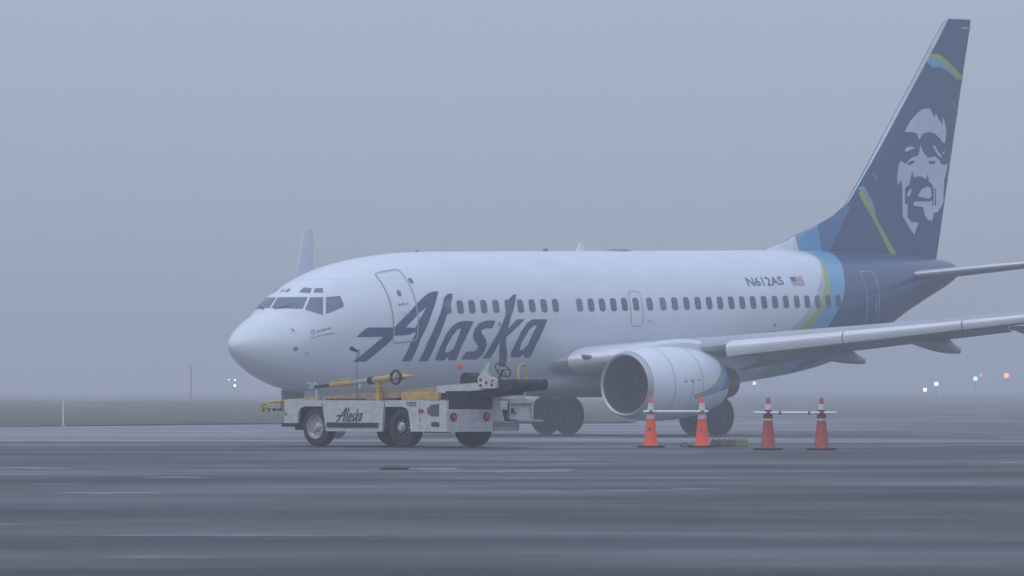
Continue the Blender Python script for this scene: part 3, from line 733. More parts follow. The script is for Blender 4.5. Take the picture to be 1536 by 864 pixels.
# landing gear
def gear_wheel(parent, o, r, w, axis='y'):
    prof = [(-w * .5, r * .62), (-w * .5, r * .80), (-w * .42, r * .93), (-w * .28, r * .985), (-w * .1, r), (w * .1, r), (w * .28, r * .985), (w * .42, r * .93), (w * .5, r * .80), (w * .5, r * .62), (w * .3, r * .56), (-w * .3, r * .56)]
    wh = acb(MB().lathe(prof, o, axis, 36, True), 'wheel', M['rubber'], parent)
    hp = [(-w * .53, 0), (-w * .53, r * .16), (-w * .40, r * .22), (-w * .36, r * .5), (-w * .51, r * .60), (-w * .51, r * .64), (w * .51, r * .64), (w * .51, r * .60), (w * .36, r * .5), (w * .40, r * .22), (w * .53, r * .16), (w * .53, 0)]
    acb(MB().lathe(hp, o, axis, 28), 'hub', M['hub'], wh)
for sd in (-1, 1):
    g = acb(MB().tube([(16.6, sd * 2.86, .52), (16.6, sd * 2.84, 1.3), (16.55, sd * 2.8, 2.2)], [.075, .085, .12], 14).tube([(16.6, sd * 2.3, .565), (16.6, sd * 3.4, .565)], .07, 10), 'main_landing_gear', M['strut'])
    for e in (-.43, .43): gear_wheel(g, (16.6, sd * 2.86 + e, .565), .565, .40)
    acb(MB().tube([(16.6, sd * 2.85, 1.0), (16.5, sd * 1.7, 1.7)], .05, 8).tube([(16.62, sd * 2.86, .75), (16.9, sd * 2.86, 1.05), (16.65, sd * 2.85, 1.4)], .03, 6), 'side_brace', M['strut'], g)
    acb(MB().prism([(16.1, 1.15), (17.0, 1.15), (17.1, 2.1), (16.0, 2.1)], 'y', sd * 3.22, sd * 3.27), 'gear_door', M['white'], g)
g = acb(MB().tube([(4.05, 0, .62), (4.0, 0, 1.1), (3.9, 0, 1.6)], [.06, .07, .09], 12).tube([(4.05, -.28, .61), (4.05, .28, .61)], .05, 8), 'nose_landing_gear', M['strut'])
for e in (-.19, .19): gear_wheel(g, (4.05, e, .61), .345, .2)
for sd in (-1, 1):
    acb(MB().prism([(2.55, 1.62), (4.4, 1.42), (4.4, .85), (2.62, .90), (2.55, 1.1)], 'y', sd * .42, sd * .46), 'gear_door', M['wing'], g)
acb(MB().tube([(4.0, 0, 1.0), (3.3, 0, 1.5)], .04, 8), 'drag_brace', M['strut'], g)

# cockpit glazing
CK = {"L1":[[1.685,85.22],[1.759,86.27],[1.814,86.34],[1.865,86.21],[1.917,86.15],[1.979,86.52],[2.008,78.1],[2.065,70.91],[2.143,64.8],[2.24,59.62],[2.35,55.15],[2.28,52.86],[2.213,50.61],[2.148,48.39],[2.087,46.24],[2.029,44.15],[1.918,50.26],[1.837,58.06],[1.773,66.53],[1.72,75.45]],"L2":[[2.066,41.34],[2.126,43.53],[2.19,45.78],[2.256,48.06],[2.325,50.36],[2.397,52.71],[2.455,51.07],[2.516,49.53],[2.578,48.08],[2.641,46.71],[2.706,45.37],[2.639,41.25],[2.58,37.14],[2.527,33.04],[2.481,28.97],[2.441,24.89],[2.357,27.66],[2.277,30.68],[2.201,33.93],[2.13,37.47]],"L3":[[2.772,43.94],[2.848,42.75],[2.925,41.61],[3.004,40.54],[3.084,39.53],[3.166,38.6],[3.159,36.6],[3.153,34.62],[3.149,32.67],[3.147,30.74],[3.146,28.82],[3.137,28.21],[3.127,27.6],[3.117,27.0],[3.108,26.39],[3.099,25.78],[2.982,25.53],[2.867,25.32],[2.754,25.11],[2.642,24.87],[2.532,24.59],[2.569,28.45],[2.611,32.31],[2.659,36.18],[2.712,40.05]],"E1":[[2.332,69.39],[2.375,69.86],[2.419,70.37],[2.463,70.91],[2.509,71.48],[2.555,72.07],[2.576,70.27],[2.598,68.54],[2.621,66.89],[2.647,65.3],[2.673,63.76],[2.639,62.77],[2.605,61.78],[2.572,60.79],[2.539,59.8],[2.507,58.82],[2.467,60.7],[2.43,62.69],[2.394,64.79],[2.362,67.02]],"E2":[[2.588,56.91],[2.616,57.82],[2.645,58.74],[2.673,59.65],[2.703,60.56],[2.733,61.46],[2.763,60.36],[2.795,59.29],[2.827,58.24],[2.86,57.23],[2.893,56.24],[2.873,55.15],[2.855,54.07],[2.836,52.99],[2.819,51.92],[2.801,50.86],[2.757,52.0],[2.714,53.18],[2.671,54.39],[2.629,55.63]]}
CK['L1'] = [(p[0], 88.3) if p[1] > 80 and i <= 5 else p for i, p in enumerate(CK['L1'])]
for key in ('L1', 'L2', 'L3'):
    for mir in (False, True): skin('cockpit_window', [CK[key]], .008, M['glass'], fus, (.12, .06), mir)
for key in ('E1', 'E2'):
    for mir in (False, True): skin('eyebrow_window', [CK[key]], .008, M['glass'], fus, (.12, .06), mir)
# wipers
for mir in (1, -1):
    a, b = S(1.66, 80), S(1.86, 62); mb = MB().tube([(a.x - .01, a.y * mir, a.z + .02), (b.x, b.y * mir, b.z + .02)], .012, 6); acb(mb, 'wiper', M['rubber'], fus)

# cabin windows on the port side
wx = [6.79, 7.29, 7.77, 8.26, 8.76, 9.27, 9.78, 10.27, 10.77, 11.26] + [12.29, 12.78, 13.26, 13.75, 14.23, 14.73, 15.34, 15.93, 16.45, 16.98, 17.49, 18.0, 18.5, 19.01, 19.51, 20.01, 20.52, 21.03, 21.54, 22.06, 22.57, 23.09, 23.61, 24.13]
proto = None
for x in wx:
    if 8 <= x <= 20.2 and proto is not None:
        o = proto.copy(); COL.objects.link(o); o.parent = fus; o.location.x = x - px0; continue
    t0, t1 = th_of(x, 3.62), th_of(x, 3.985)
    r = .085
    o = skin('cabin_window', [roundrect(x - .128, x + .128, t0, t1, r, 5, r / K)], .010, M['pane'], fus, (1, .05))
    if 8 <= x <= 20.2: proto = o; px0 = x

# lettering
LET = {"A":[[[3.409,-28.87],[3.873,-29.24],[4.216,-20.64],[4.601,-12.59],[4.71,-8.58],[5.081,-8.94],[5.305,-8.66],[5.451,-7.14],[5.51,-7.78],[5.35,-15.94],[5.2,-30.33],[5.55,-30.77],[5.713,-13.34],[5.979,-0.8],[6.159,8.14],[6.399,18.14],[6.572,25.12],[6.337,25.32],[6.119,23.77],[5.787,19.09],[5.159,7.37],[4.696,-2.09],[4.194,-0.8],[3.797,0.49],[3.676,-0.4],[3.524,-3.26],[3.395,-6.28],[3.857,-7.6],[4.32,-8.54],[4.151,-11.69],[3.847,-18.31]],[[5.121,-3.06],[5.474,-4.12],[5.636,2.33],[5.963,12.44],[5.698,8.67],[5.368,2.04]]],"l":[[[5.866,-31.14],[6.203,-31.51],[6.379,-14.22],[6.692,3.05],[6.939,13.87],[7.109,22.39],[6.956,22.29],[6.843,21.51],[6.703,18.54],[6.576,11.71],[6.252,-3.47],[6.004,-16.08]]],"a1":[[[6.504,-30.88],[6.482,-27.04],[6.535,-20.59],[6.689,-10.7],[6.91,-4.91],[7.151,-1.99],[7.438,-1.17],[7.799,-1.68],[7.588,-10.65],[7.409,-20.52],[7.35,-31.61],[7.027,-31.35],[7.013,-28.18],[6.84,-31.62]],[[6.797,-24.69],[6.93,-24.55],[7.103,-22.27],[7.197,-13.4],[7.303,-6.71],[7.161,-6.97],[6.945,-12.44],[6.79,-20.03]]],"s":[[[8.696,-1.39],[8.583,-7.17],[8.313,-7.07],[8.145,-8.28],[8.142,-10.16],[8.367,-15.57],[8.449,-20.28],[8.409,-25.91],[8.304,-29.63],[8.13,-31.52],[7.547,-31.16],[7.669,-24.71],[7.981,-24.88],[8.098,-22.91],[8.088,-20.52],[7.87,-15.36],[7.799,-11.52],[7.859,-7.05],[8.015,-3.4],[8.303,-1.41]]],"k":[[[9.707,20.61],[9.542,19.71],[9.373,16.51],[9.196,8.45],[9.081,0.57],[8.91,-7.19],[8.652,-18.19],[8.423,-30.82],[8.749,-31.0],[8.854,-24.08],[8.952,-17.1],[9.028,-24.16],[9.267,-38.85],[9.553,-39.03],[9.396,-27.78],[9.257,-20.09],[9.188,-14.55],[9.332,-11.66],[9.652,-5.9],[9.915,-0.93],[9.601,-0.83],[9.223,-7.7],[9.319,0.04],[9.508,9.69]]],"a2":[[[9.571,-29.64],[9.543,-25.26],[9.645,-17.8],[9.799,-9.87],[10.039,-3.3],[10.257,-1.04],[10.872,-1.23],[10.649,-12.56],[10.485,-22.3],[10.425,-30.99],[10.129,-30.83],[10.135,-28.16],[9.92,-30.9]],[[9.86,-24.55],[10.036,-24.64],[10.155,-20.48],[10.291,-11.63],[10.447,-5.78],[10.307,-5.73],[10.102,-9.19],[9.873,-18.71]]]}
for k in LET: skin('letter', LET[k], .008, M['letter'], fus, (.3, .1))

def ring(name, x0, x1, z0, z1, wd, rx, off, m, parent):
    xc = (x0 + x1) / 2; t0, t1 = th_of(xc, z0), th_of(xc, z1); wt = wd / K
    return skin(name, [roundrect(x0 - wd, x1 + wd, t0 - wt, t1 + wt, rx + wd, 5, (rx + wd) / K), roundrect(x0, x1, t0, t1, rx, 5, rx / K)], off, m, parent, (.5, .10))
def door(name, x0, x1, z0, z1, rx, m, mring, wd):
    xc = (x0 + x1) / 2; t0, t1 = th_of(xc, z0), th_of(xc, z1)
    d = skin(name, [roundrect(x0, x1, t0, t1, rx, 5, rx / K)], .004, m, jet, (.3, .08))
    ring('door_frame', x0, x1, z0, z1, wd, rx, .012, mring, d)
    return d
d = door('entry_door', 4.70, 5.56, 2.90, 4.78, .12, M['livery'], M['palering'], .022)
ring('door_seam', 4.67, 5.59, 2.87, 4.81, .020, .13, .013, M['seam'], d)
skin('door_window', [roundrect(5.02, 5.16, th_of(5.1, 4.12), th_of(5.1, 4.28), .065, 5, .065 / K)], .012, M['glass'], d, (1, .05))
for a, b, z0, z1 in ((4.92, 5.02, 3.86, 3.91), (5.06, 5.14, 3.87, 3.94), (5.18, 5.30, 3.89, 3.92)):
    skin('door_placard', [[(a, th_of(a, z0)), (b, th_of(b, z0)), (b, th_of(b, z1)), (a, th_of(a, z1))]], .012, M['seam'], d, None)
skin('door_handle', [[(5.0, th_of(5, 3.62)), (5.26, th_of(5.2, 3.62)), (5.26, th_of(5.2, 3.66)), (5.0, th_of(5, 3.66))]], .012, M['palering'], d, None)
skin('door_gear', [roundrect(5.66, 5.80, th_of(5.7, 4.46), th_of(5.7, 4.61), .06, 5, .06 / K)], .010, M['midblue'], fus, (1, .05))
d = door('aft_door', 25.72, 26.40, 3.0, 4.68, .08, M['livery'], M['palering'], .022)
for z0, z1, a, b in ((3.95, 3.99, 26.14, 26.30), (3.74, 3.86, 26.20, 26.26), (3.5, 3.7, 26.16, 26.30), (3.3, 3.34, 26.1, 26.28), (3.16, 3.26, 26.18, 26.24)):
    skin('door_placard', [[(a, th_of(a, z0)), (b, th_of(b, z0)), (b, th_of(b, z1)), (a, th_of(a, z1))]], .012, M['seam'], d, None)
d = door('overwing_exit', 14.48, 15.0, 3.18, 4.17, .16, M['livery'], M['seam'], .016)

def skin_text(name, body, x0, z0, hgt, m, off, width=None, shear=0.0):
    vs, fs = text2d(body, 1.0, shear)
    lo = min(v.x for v in vs); w = max(v.x for v in vs) - lo; yh = max(v.y for v in vs); yl = min(v.y for v in vs)
    sx = (width / w) if width else hgt / (yh - yl)
    t0 = th_of(x0, z0); out = []
    for v in vs:
        x = x0 + (v.x - lo) * sx; th = t0 + (v.y - yl) * (hgt / (yh - yl)) / K
        p = S(x, th) + Sn(x, th) * off; out.append(tuple(p))
    return ac(name, out, fs, m, fus, False)
M['regtext'] = mat('registration_paint', (0.07, 0.115, 0.20), 0.4, var=0.05)
skin_text('registration', 'N612AS', 20.00, 4.28, .30, M['regtext'], .010, 1.68)
skin_text('nose_text', 'BOEING', 2.16, 3.17, .075, M['letter'], .010, .44, 0.25)
skin_text('nose_text', 'Proudly All Boeing', 1.99, 3.00, .075, M['letter'], .010, .70, 0.2)
skin('nose_logo', [roundrect(2.0, 2.10, th_of(2.05, 3.13), th_of(2.05, 3.25), .045, 5, .045 / K), roundrect(2.018, 2.085, th_of(2.05, 3.15), th_of(2.05, 3.23), .03, 5, .03 / K)], .010, M['seam'], fus, None)
# fleet number ahead of the windscreen top
vs, fs = text2d('12', 1.0)
lo = min(v.x for v in vs); hi = max(v.x for v in vs); out = []
for v in vs:
    y = .11 - (v.x - lo) / (hi - lo) * .30; xx = 2.22 + v.y * .2
    th = 90 + math.degrees(math.asin(max(-1, min(1, y / pchip(3, xx)))))
    p = S(xx, th) + Sn(xx, th) * .01; out.append(tuple(p))
ac('fleet_number', out, fs, M['letter'], fus, False)
# flag
fl = skin('flag', [[(22.08, th_of(22.3, 4.29)), (22.66, th_of(22.3, 4.29)), (22.66, th_of(22.3, 4.545)), (22.08, th_of(22.3, 4.545))]], .010, M['palering'], fus, (.2, .05))
M['flagpale'] = mat('pale_flag_red', (0.46, 0.22, 0.21), 0.4)  # flag stripes: a paler, greyer red than the plain flag red
M['flagred'] = mat('flag_red', (0.48, 0.10, 0.08), 0.4)
for k in range(7):
    z0 = 4.29 + k * .0392; xa = 22.08 if k < 3 else 22.31
    skin('flag_stripe', [[(xa, th_of(22.3, z0)), (22.66, th_of(22.3, z0)), (22.66, th_of(22.3, z0 + .0196)), (xa, th_of(22.3, z0 + .0196))]], .0125, M['flagpale'], fl, None)
skin('flag_canton', [[(22.08, th_of(22.3, 4.407)), (22.31, th_of(22.3, 4.407)), (22.31, th_of(22.3, 4.545)), (22.08, th_of(22.3, 4.545))]], .014, M['regtext'], fl, None)

# probes, ports, antennas and lights on the hull
skin('static_port', [roundrect(1.50, 1.62, th_of(1.56, 2.68), th_of(1.56, 2.80), .055, 5, .055 / K)], .008, M['seam'], fus, None)
for x0, z0 in ((1.55, 3.23), (1.9, 2.62)):
    p = S(x0, th_of(x0, z0)); q = Sn(x0, th_of(x0, z0))
    acb(MB().tube([p, p + q * .07, p + q * .09 + Vector((-.16, 0, .02))], [.02, .015, .008], 6), 'pitot_probe', M['strut'], fus)
def blade(name, x, z, L, h, m):
    acb(MB().prism([(x, z - .05), (x + L, z - .05), (x + L * .95, z + h), (x + L * .45, z + h)], 'y', -.02, .02), name, m, fus, False)
blade('blade_antenna', 14.3, 5.36, .3, .24, M['white']); blade('blade_antenna', 7.45, 5.34, .14, .06, M['seam'])
acb(MB().lathe([(0, .09), (.05, .08), (.08, .055), (.10, 0)], (12.95, 0, 5.34), 'z', 16), 'beacon_light', M['red'], fus)
rg = []
for u in range(9):
    t = u / 8; g = math.sin(math.pi * (.04 + .92 * t)) ** .5
    rg.append([(15.6 + 1.05 * t, .28 * g * math.cos(a), 5.33 + .10 * g * max(-.3, math.sin(a))) for a in [2 * math.pi * j / 16 for j in range(16)]])
vs, fs = loft(rg); ac('antenna_fairing', vs, fs, M['strut'], fus)
for x0, z0, r in ((21.0, 3.12, .05), (21.0, 2.92, .045), (15.3, 3.31, .035), (8.86, 3.3, .05), (7.0, 3.3, .03)):
    t0 = th_of(x0, z0); skin('service_port', [roundrect(x0 - r, x0 + r, t0 - r / K, t0 + r / K, r * .98, 5, r * .98 / K)], .011, M['seam'], fus, None)

# ---------------------------------------------------------------- belt loader (w across from the near side, t forward from the rear, z up)
M['lwhite'] = mat('dirty_white_steel', (0.60, 0.61, 0.62), 0.45, var=0.10, scale=5.0, dirt=(0.47, 0.48, 0.48), streak=(1, 1, 2.5))
M['ltan'] = mat('faded_orange_rail', (0.42, 0.25, 0.12), 0.7, var=0.3, scale=6, dirt=(0.26, 0.22, 0.19))
M['lyel'] = mat('worn_yellow_steel', (0.55, 0.36, 0.05), 0.55, var=0.25, scale=7, dirt=(0.34, 0.25, 0.09))
M['belt'] = mat('conveyor_belt_rubber', (0.022, 0.023, 0.026), 0.8, var=0.3, scale=10)
M['lgrey'] = mat('platform_grey_steel', (0.36, 0.37, 0.38), 0.55, var=0.2, scale=6)
M['ldark'] = mat('underframe_black', (0.02, 0.02, 0.021), 0.7, var=0.4, scale=6)
M['rim'] = mat('painted_rim', (0.55, 0.55, 0.54), 0.5, var=0.15, scale=12, dirt=(0.22, 0.20, 0.18))
M['refl'] = mat('red_reflector', (0.50, 0.03, 0.02), 0.3)
M['beacon'] = mat('orange_beacon_dome', (0.75, 0.09, 0.02), 0.3)
M['lens'] = mat('smoked_lens', (0.10, 0.10, 0.10), 0.3)
M['ink'] = mat('black_lettering', (0.02, 0.022, 0.028), 0.5)

LD = 97.0
p = at(670, LD, zg(LD))
ld = empty('belt_loader', p, (0, 0, rad(45)))
tag(ld, 'dirty white baggage belt loader with raised conveyor, parked before the jet nose', 'vehicle')
def L(name, mb, m, parent=ld, smooth=False): return mb.build(name, m, parent, smooth)

L('chassis', MB().box((.10, .2, .30), (2.0, 4.1, .50)).box((.30, .1, .50), (1.9, .98, .68)).box((.30, 1.66, .50), (1.9, 3.2, .80)).box((.35, .98, .45), (1.75, 4.2, .70)), M['ldark'])
L('wheel_well', MB().box((.30, .96, .50), (.34, 1.66, .80)).box((.30, 3.22, .50), (.34, 3.95, .80)), M['ldark'])
def panel(name, poly, a, b, m=None):
    return L(name, MB().prism(poly, 'x', a, b), m or M['lwhite'])
rear_p = panel('rear_side_panel', [(0, .29), (0, .85), (1.60, .85), (1.60, .735), (1.14, .735), (1.04, .71), (.985, .64), (.95, .45), (.93, .29)], 0, .05)
mid_p = panel('side_door', [(1.675, .285), (1.612, .848), (3.262, .848), (3.155, .285)], -.006, .05)
front_p = panel('front_side_panel', [(3.275, .85), (4.28, .85), (4.28, .43), (3.93, .43), (3.91, .60), (3.85, .70), (3.76, .735), (3.275, .735)], 0, .05)
panel('far_side_panel', [(1.0, .3), (1.0, .85), (4.28, .85), (4.28, .43), (1.7, .3)], 2.06, 2.1)
L('front_bumper', MB().box((-.03, 3.95, .36), (2.12, 4.34, .43), .012), M['rubber'])
L('front_panel', MB().box((.05, 4.22, .43), (2.06, 4.276, .85)), M['lwhite'])
L('deck', MB().box((.05, .92, .815), (2.06, 4.22, .843)), M['lgrey'])
L('rub_strip', MB().box((-.035, 1.76, .36), (-.006, 3.12, .445), .01), M['rubber'], mid_p)
L('rear_panel', MB().box((.05, .004, .285), (1.18, .05, .69), .01), M['lwhite'])
L('engine_bay', MB().box((.055, .06, .69), (1.15, .92, .85)), M['ldark'])
for w in (.17, 1.0):
    r = L('reflector', MB().lathe([(-.02, .075), (.004, .078)], (w, 0, .555), 'y', 20), M['rubber'], smooth=True)
    L('reflector_lens', MB().lathe([(-.035, .03), (-.03, .052), (-.018, .056)], (w, 0, .555), 'y', 20), M['refl'], r, True)
L('light_recess', MB().prism([(.19, .79), (.40, .775), (.49, .70), (.48, .62), (.40, .575), (.20, .57)], 'x', -.012, .0), M['lens'], rear_p)
L('side_light', MB().lathe([(-.03, .01), (-.026, .034), (.0, .036)], (0, .625, .66), 'x', 16).box((-.02, .685, .62), (0, .715, .70)), M['refl'], rear_p, True)
L('louvre', MB().box((-.012, .19, .385), (0, .385, .405)).box((-.012, .19, .413), (0, .385, .433)).box((-.012, .19, .441), (0, .385, .461)), M['ldark'], rear_p)
L('latch', MB().box((-.015, .66, .485), (0, .70, .53)).box((-.006, .676, .31), (0, .684, .83)), M['lgrey'], rear_p)
L('side_marker', MB().box((-.012, 4.215, .56), (0, 4.245, .62)), M['refl'], front_p)
L('door_scratch', MB().tube([(-.008, 1.93, .82), (-.008, 1.97, .70), (-.008, 1.93, .62), (-.008, 1.88, .70), (-.008, 1.86, .82)], .004, 4), M['lgrey'], mid_p)
def flat_text(name, body, t0, z0, w, h, parent, x=-.004):
    vs, fs = text2d(body, bold=.03); lo = min(v.x for v in vs); hi = max(v.x for v in vs); a = min(v.y for v in vs); b = max(v.y for v in vs)
    return from_data(name, [(x, t0 - (v.x - lo) / (hi - lo) * w, z0 + (v.y - a) / (b - a) * h) for v in vs], fs, M['ink'], parent)
flat_text('unit_number', '73273', 1.03, .745, .25, .075, rear_p)
FLAT = {"A":[[[0.0,0.0],[0.0679,0.0],[0.1317,0.1434],[0.1954,0.2939],[0.2133,0.3698],[0.2643,0.377],[0.2949,0.3899],[0.3153,0.4229],[0.323,0.4128],[0.2949,0.258],[0.2516,0.0072],[0.2975,0.0072],[0.346,0.3154],[0.3868,0.5591],[0.4072,0.7167],[0.4276,0.8887],[0.4378,1.0034],[0.4072,0.9991],[0.3817,0.9676],[0.346,0.8816],[0.2745,0.6666],[0.2133,0.4874],[0.1419,0.4874],[0.0832,0.4874],[0.0653,0.4659],[0.0424,0.4085],[0.022,0.3512],[0.0909,0.3526],[0.1582,0.3555],[0.1317,0.2939],[0.0807,0.172]],[[0.272,0.4874],[0.3194,0.4802],[0.3409,0.6021],[0.3776,0.7812],[0.346,0.7096],[0.3051,0.5877]]],"l":[[[0.3383,0.0072],[0.3817,0.0072],[0.4327,0.3154],[0.4786,0.6451],[0.5016,0.8314],[0.5102,0.9719],[0.4914,0.9676],[0.4786,0.9532],[0.4659,0.9031],[0.4582,0.7884],[0.4225,0.516],[0.3817,0.2724]]],"a1":[[[0.422,0.0225],[0.4271,0.0869],[0.4449,0.2015],[0.4755,0.3877],[0.5061,0.5023],[0.5367,0.5624],[0.5723,0.5825],[0.6172,0.5767],[0.5876,0.402],[0.5545,0.2158],[0.5265,0.0225],[0.4867,0.0225],[0.4918,0.0755],[0.4628,0.0153]],[[0.4714,0.1328],[0.4882,0.1371],[0.5137,0.18],[0.5367,0.3447],[0.5545,0.4736],[0.5367,0.4665],[0.5061,0.3591],[0.478,0.2158]]],"s":[[[0.7278,0.5882],[0.7125,0.4765],[0.6794,0.4765],[0.658,0.4521],[0.6565,0.4163],[0.6794,0.3161],[0.6835,0.2302],[0.6692,0.1299],[0.6488,0.0655],[0.6233,0.0325],[0.552,0.0325],[0.58,0.1442],[0.6182,0.1442],[0.6361,0.18],[0.6386,0.223],[0.6182,0.3161],[0.6131,0.3877],[0.6233,0.4736],[0.6437,0.5452],[0.6794,0.5853]]],"k":[[[0.8331,0.9618],[0.8146,0.947],[0.7987,0.8949],[0.7854,0.761],[0.7748,0.627],[0.7526,0.4782],[0.7113,0.2699],[0.661,0.0467],[0.7007,0.0467],[0.7272,0.1657],[0.7494,0.2922],[0.7483,0.1657],[0.7446,-0.0724],[0.7791,-0.0724],[0.7865,0.1062],[0.7828,0.2401],[0.7812,0.3413],[0.8013,0.3964],[0.8437,0.508],[0.8765,0.6047],[0.8384,0.6047],[0.7907,0.4708],[0.804,0.6196],[0.8225,0.7833]]],"a2":[[[0.804,0.0764],[0.8093,0.1508],[0.8331,0.2848],[0.8596,0.4336],[0.8914,0.5601],[0.9178,0.6047],[0.992,0.6047],[0.9602,0.3889],[0.9284,0.2104],[0.9046,0.0615],[0.8691,0.0615],[0.8755,0.1062],[0.8437,0.0586]],[[0.849,0.1657],[0.8702,0.1657],[0.8914,0.2401],[0.9178,0.4038],[0.9401,0.5154],[0.9231,0.5154],[0.8967,0.4485],[0.8596,0.2699]]]}
for k in FLAT:
    vs, fs = fill2d(FLAT[k])
    from_data('letter', [(-.012, 2.90 - v.x * .74, .455 + v.y * .27) for v in vs], fs, M['ink'], mid_p)

def tyre(w, t, side, r=.36, wd=.23, rimmat='rim'):
    o = (w, t, r)
    prof = [(-wd * .5, r * .60), (-wd * .5, r * .82), (-wd * .42, r * .95), (-wd * .25, r * .99), (0, r), (wd * .25, r * .99), (wd * .42, r * .95), (wd * .5, r * .82), (wd * .5, r * .60), (wd * .3, r * .56), (-wd * .3, r * .56)]
    wh = L('wheel', MB().lathe(prof, o, 'x', 32, True), M['rubber'], ld, True)
    s = side
    L('rim', MB().lathe([(s * wd * .30, 0), (s * wd * .52, 0.001), (s * wd * .52, r * .14), (s * wd * .40, r * .2), (s * wd * .22, r * .28), (s * wd * .24, r * .50), (s * wd * .50, r * .585), (s * wd * .50, r * .63), (s * wd * .2, r * .64)], o, 'x', 28), M[rimmat], wh, True)
    mb = MB()
    for k in range(8):
        a = 2 * math.pi * k / 8; mb.lathe([(s * wd * .24, r * .045), (s * wd * .34, r * .045)], (w, t + r * .36 * math.cos(a), r + r * .36 * math.sin(a)), 'x', 6)
    L('wheel_nuts', mb, M['lgrey'], wh)
tyre(.125, 3.46, -1); tyre(.17, 1.21, -1, .36, .22, 'ldark'); tyre(1.97, 3.46, 1); tyre(1.86, 1.21, 1, .36, .36, 'ldark')
L('axle', MB().tube([(.2, 1.21, .36), (1.9, 1.21, .36)], .06, 10).tube([(.2, 3.46, .36), (1.9, 3.46, .36)], .05, 10).box((.8, 1.05, .26), (1.15, 1.4, .48)), M['ldark'], ld)
L('hub_cap', MB().lathe([(-.01, .10), (-.06, .06), (-.07, 0)], (.06, 1.21, .36), 'x', 16), M['rim'], ld, True)

# conveyor: from a low front end to a raised rear end
def cz(t): return 1.135 - (t + 1.05) * .0555
def slab(w0, w1, t0, t1, lo, hi):
    return MB().add([(w, t, cz(t) + h) for w in (w0, w1) for t in (t0, t1) for h in (lo, hi)], [(0, 1, 3, 2), (4, 6, 7, 5), (0, 4, 5, 1), (2, 3, 7, 6), (0, 2, 6, 4), (1, 5, 7, 3)])
cv = L('conveyor', slab(.66, 1.34, -.9, 5.1, -.07, .035), M['ldark'])
L('belt', slab(.70, 1.30, -1.0, 5.3, .036, .052), M['belt'], cv)
for w0, w1 in ((.60, .66), (1.34, 1.40)):
    L('side_rail', slab(w0, w1, -.60, .87, -.055, .085), M['lwhite'], cv)
    L('side_rail', slab(w0, w1, .87, 3.5, -.075, .07), M['ltan'], cv)
    L('side_rail', slab(w0, w1, 3.5, 5.15, -.07, .05), M['lyel'], cv)
    L('side_rail', slab(w0, w1, -.78, -.60, -.105, .105), M['belt'], cv)
L('end_roller', MB().tube([(.55, -1.02, cz(-1.0)), (1.45, -1.02, cz(-1.0))], .10, 18), M['belt'], cv, True)
for w0 in (.58, 1.36): L('end_guard', slab(w0, w0 + .06, -1.12, -.78, -.10, .09), M['belt'], cv)
L('rear_bulkhead', MB().box((.06, .03, .69), (1.17, .08, 1.02)), M['ldark'])
L('belly_pan', slab(.66, 1.34, -.62, .9, -.16, -.075), M['ldark'], cv)
L('nose_roller', MB().tube([(.6, 5.42, cz(5.4)), (1.4, 5.42, cz(5.4))], .05, 12), M['lgrey'], cv, True)
rf = MB()
for k in range(7):
    t = 4.5 + k * .16; rf.box((.52, t, cz(t) - .15), (.58, t + .05, cz(t) + .01 + .02 * (k % 2)))
rf.tube([(.55, 4.3, cz(4.3) - .12), (.55, 5.45, cz(5.45) - .06)], .03, 8).tube([(.55, 4.3, cz(4.3) + .02), (.55, 5.3, cz(5.3) + .03), (.6, 5.6, cz(5.5) - .03)], .025, 8)
L('bumper_frame', rf, M['lyel'], cv)
L('bumper_pads', MB().box((.46, 4.42, cz(4.4) - .14), (.52, 4.78, cz(4.4) - .05), .02).box((.46, 4.9, cz(4.9) - .12), (.52, 5.3, cz(4.9) - .02), .02).tube([(.5, 5.02, cz(5) - .1), (.5, 5.0, .38)], .008, 6), M['lgrey'], cv)
L('lift_arm', MB().box((.70, 2.6, .80), (.78, 2.75, 1.0)).box((1.22, 2.6, .80), (1.30, 2.75, 1.0)).tube([(.74, 2.7, .85), (.74, 1.2, 1.0)], .04, 8), M['lgrey'], cv)
L('yellow_beam', MB().box((.14, .36, .853), (.22, 1.32, 1.00), .01), M['lyel'])
L('tray', MB().box((.10, 1.34, .853), (.16, 1.72, .885)).box((.12, 2.3, .853), (.2, 3.3, .88)), M['ldark'])
L('rack_post', MB().box((.45, 2.22, .85), (.53, 2.31, 1.185)).box((.43, 2.14, 1.10), (.55, 2.40, 1.125)), M['lyel'])
L('rack_fork', MB().tube([(.42, 3.86, .85), (.48, 3.92, 1.06)], .022, 8).tube([(.62, 3.86, .85), (.52, 3.92, 1.06)], .022, 8).box((.44, 3.86, 1.0), (.58, 3.97, 1.02)), M['lgrey'])
# operator's station
cs = L('console', MB().prism([(-.72, 1.07), (-.28, 1.07), (-.26, 1.26), (-.36, 1.36), (-.52, 1.52), (-.56, 1.52), (-.50, 1.28), (-.70, 1.25)], 'x', .52, .598), M['lwhite'])
for t, z in ((-.34, 1.22), (-.48, 1.17), (-.34, 1.12), (-.62, 1.13)):
    L('dial', MB().lathe([(-.012, .026), (.002, .028)], (.518, t, z), 'x', 12), M['ldark'], cs)
L('warning_placard', MB().box((.512, -.68, 1.18), (.52, -.61, 1.23)), M['beacon'], cs)
st = []
for k in range(25):
    a = 2 * math.pi * k / 24; st.append((1.62 + .17 * math.cos(a), .20 + .10 * math.sin(a), 1.40 + .12 * math.sin(a)))
sw = L('steering_wheel', MB().tube(st, .014, 8, False), M['rubber'], ld, True)
L('steering_column', MB().tube([(1.62, .20, 1.40), (1.62, .36, 1.16)], .02, 8).tube([st[0], (1.62, .20, 1.40), st[12]], .010, 6).tube([st[18], (1.62, .20, 1.40)], .010, 6), M['rubber'], sw)
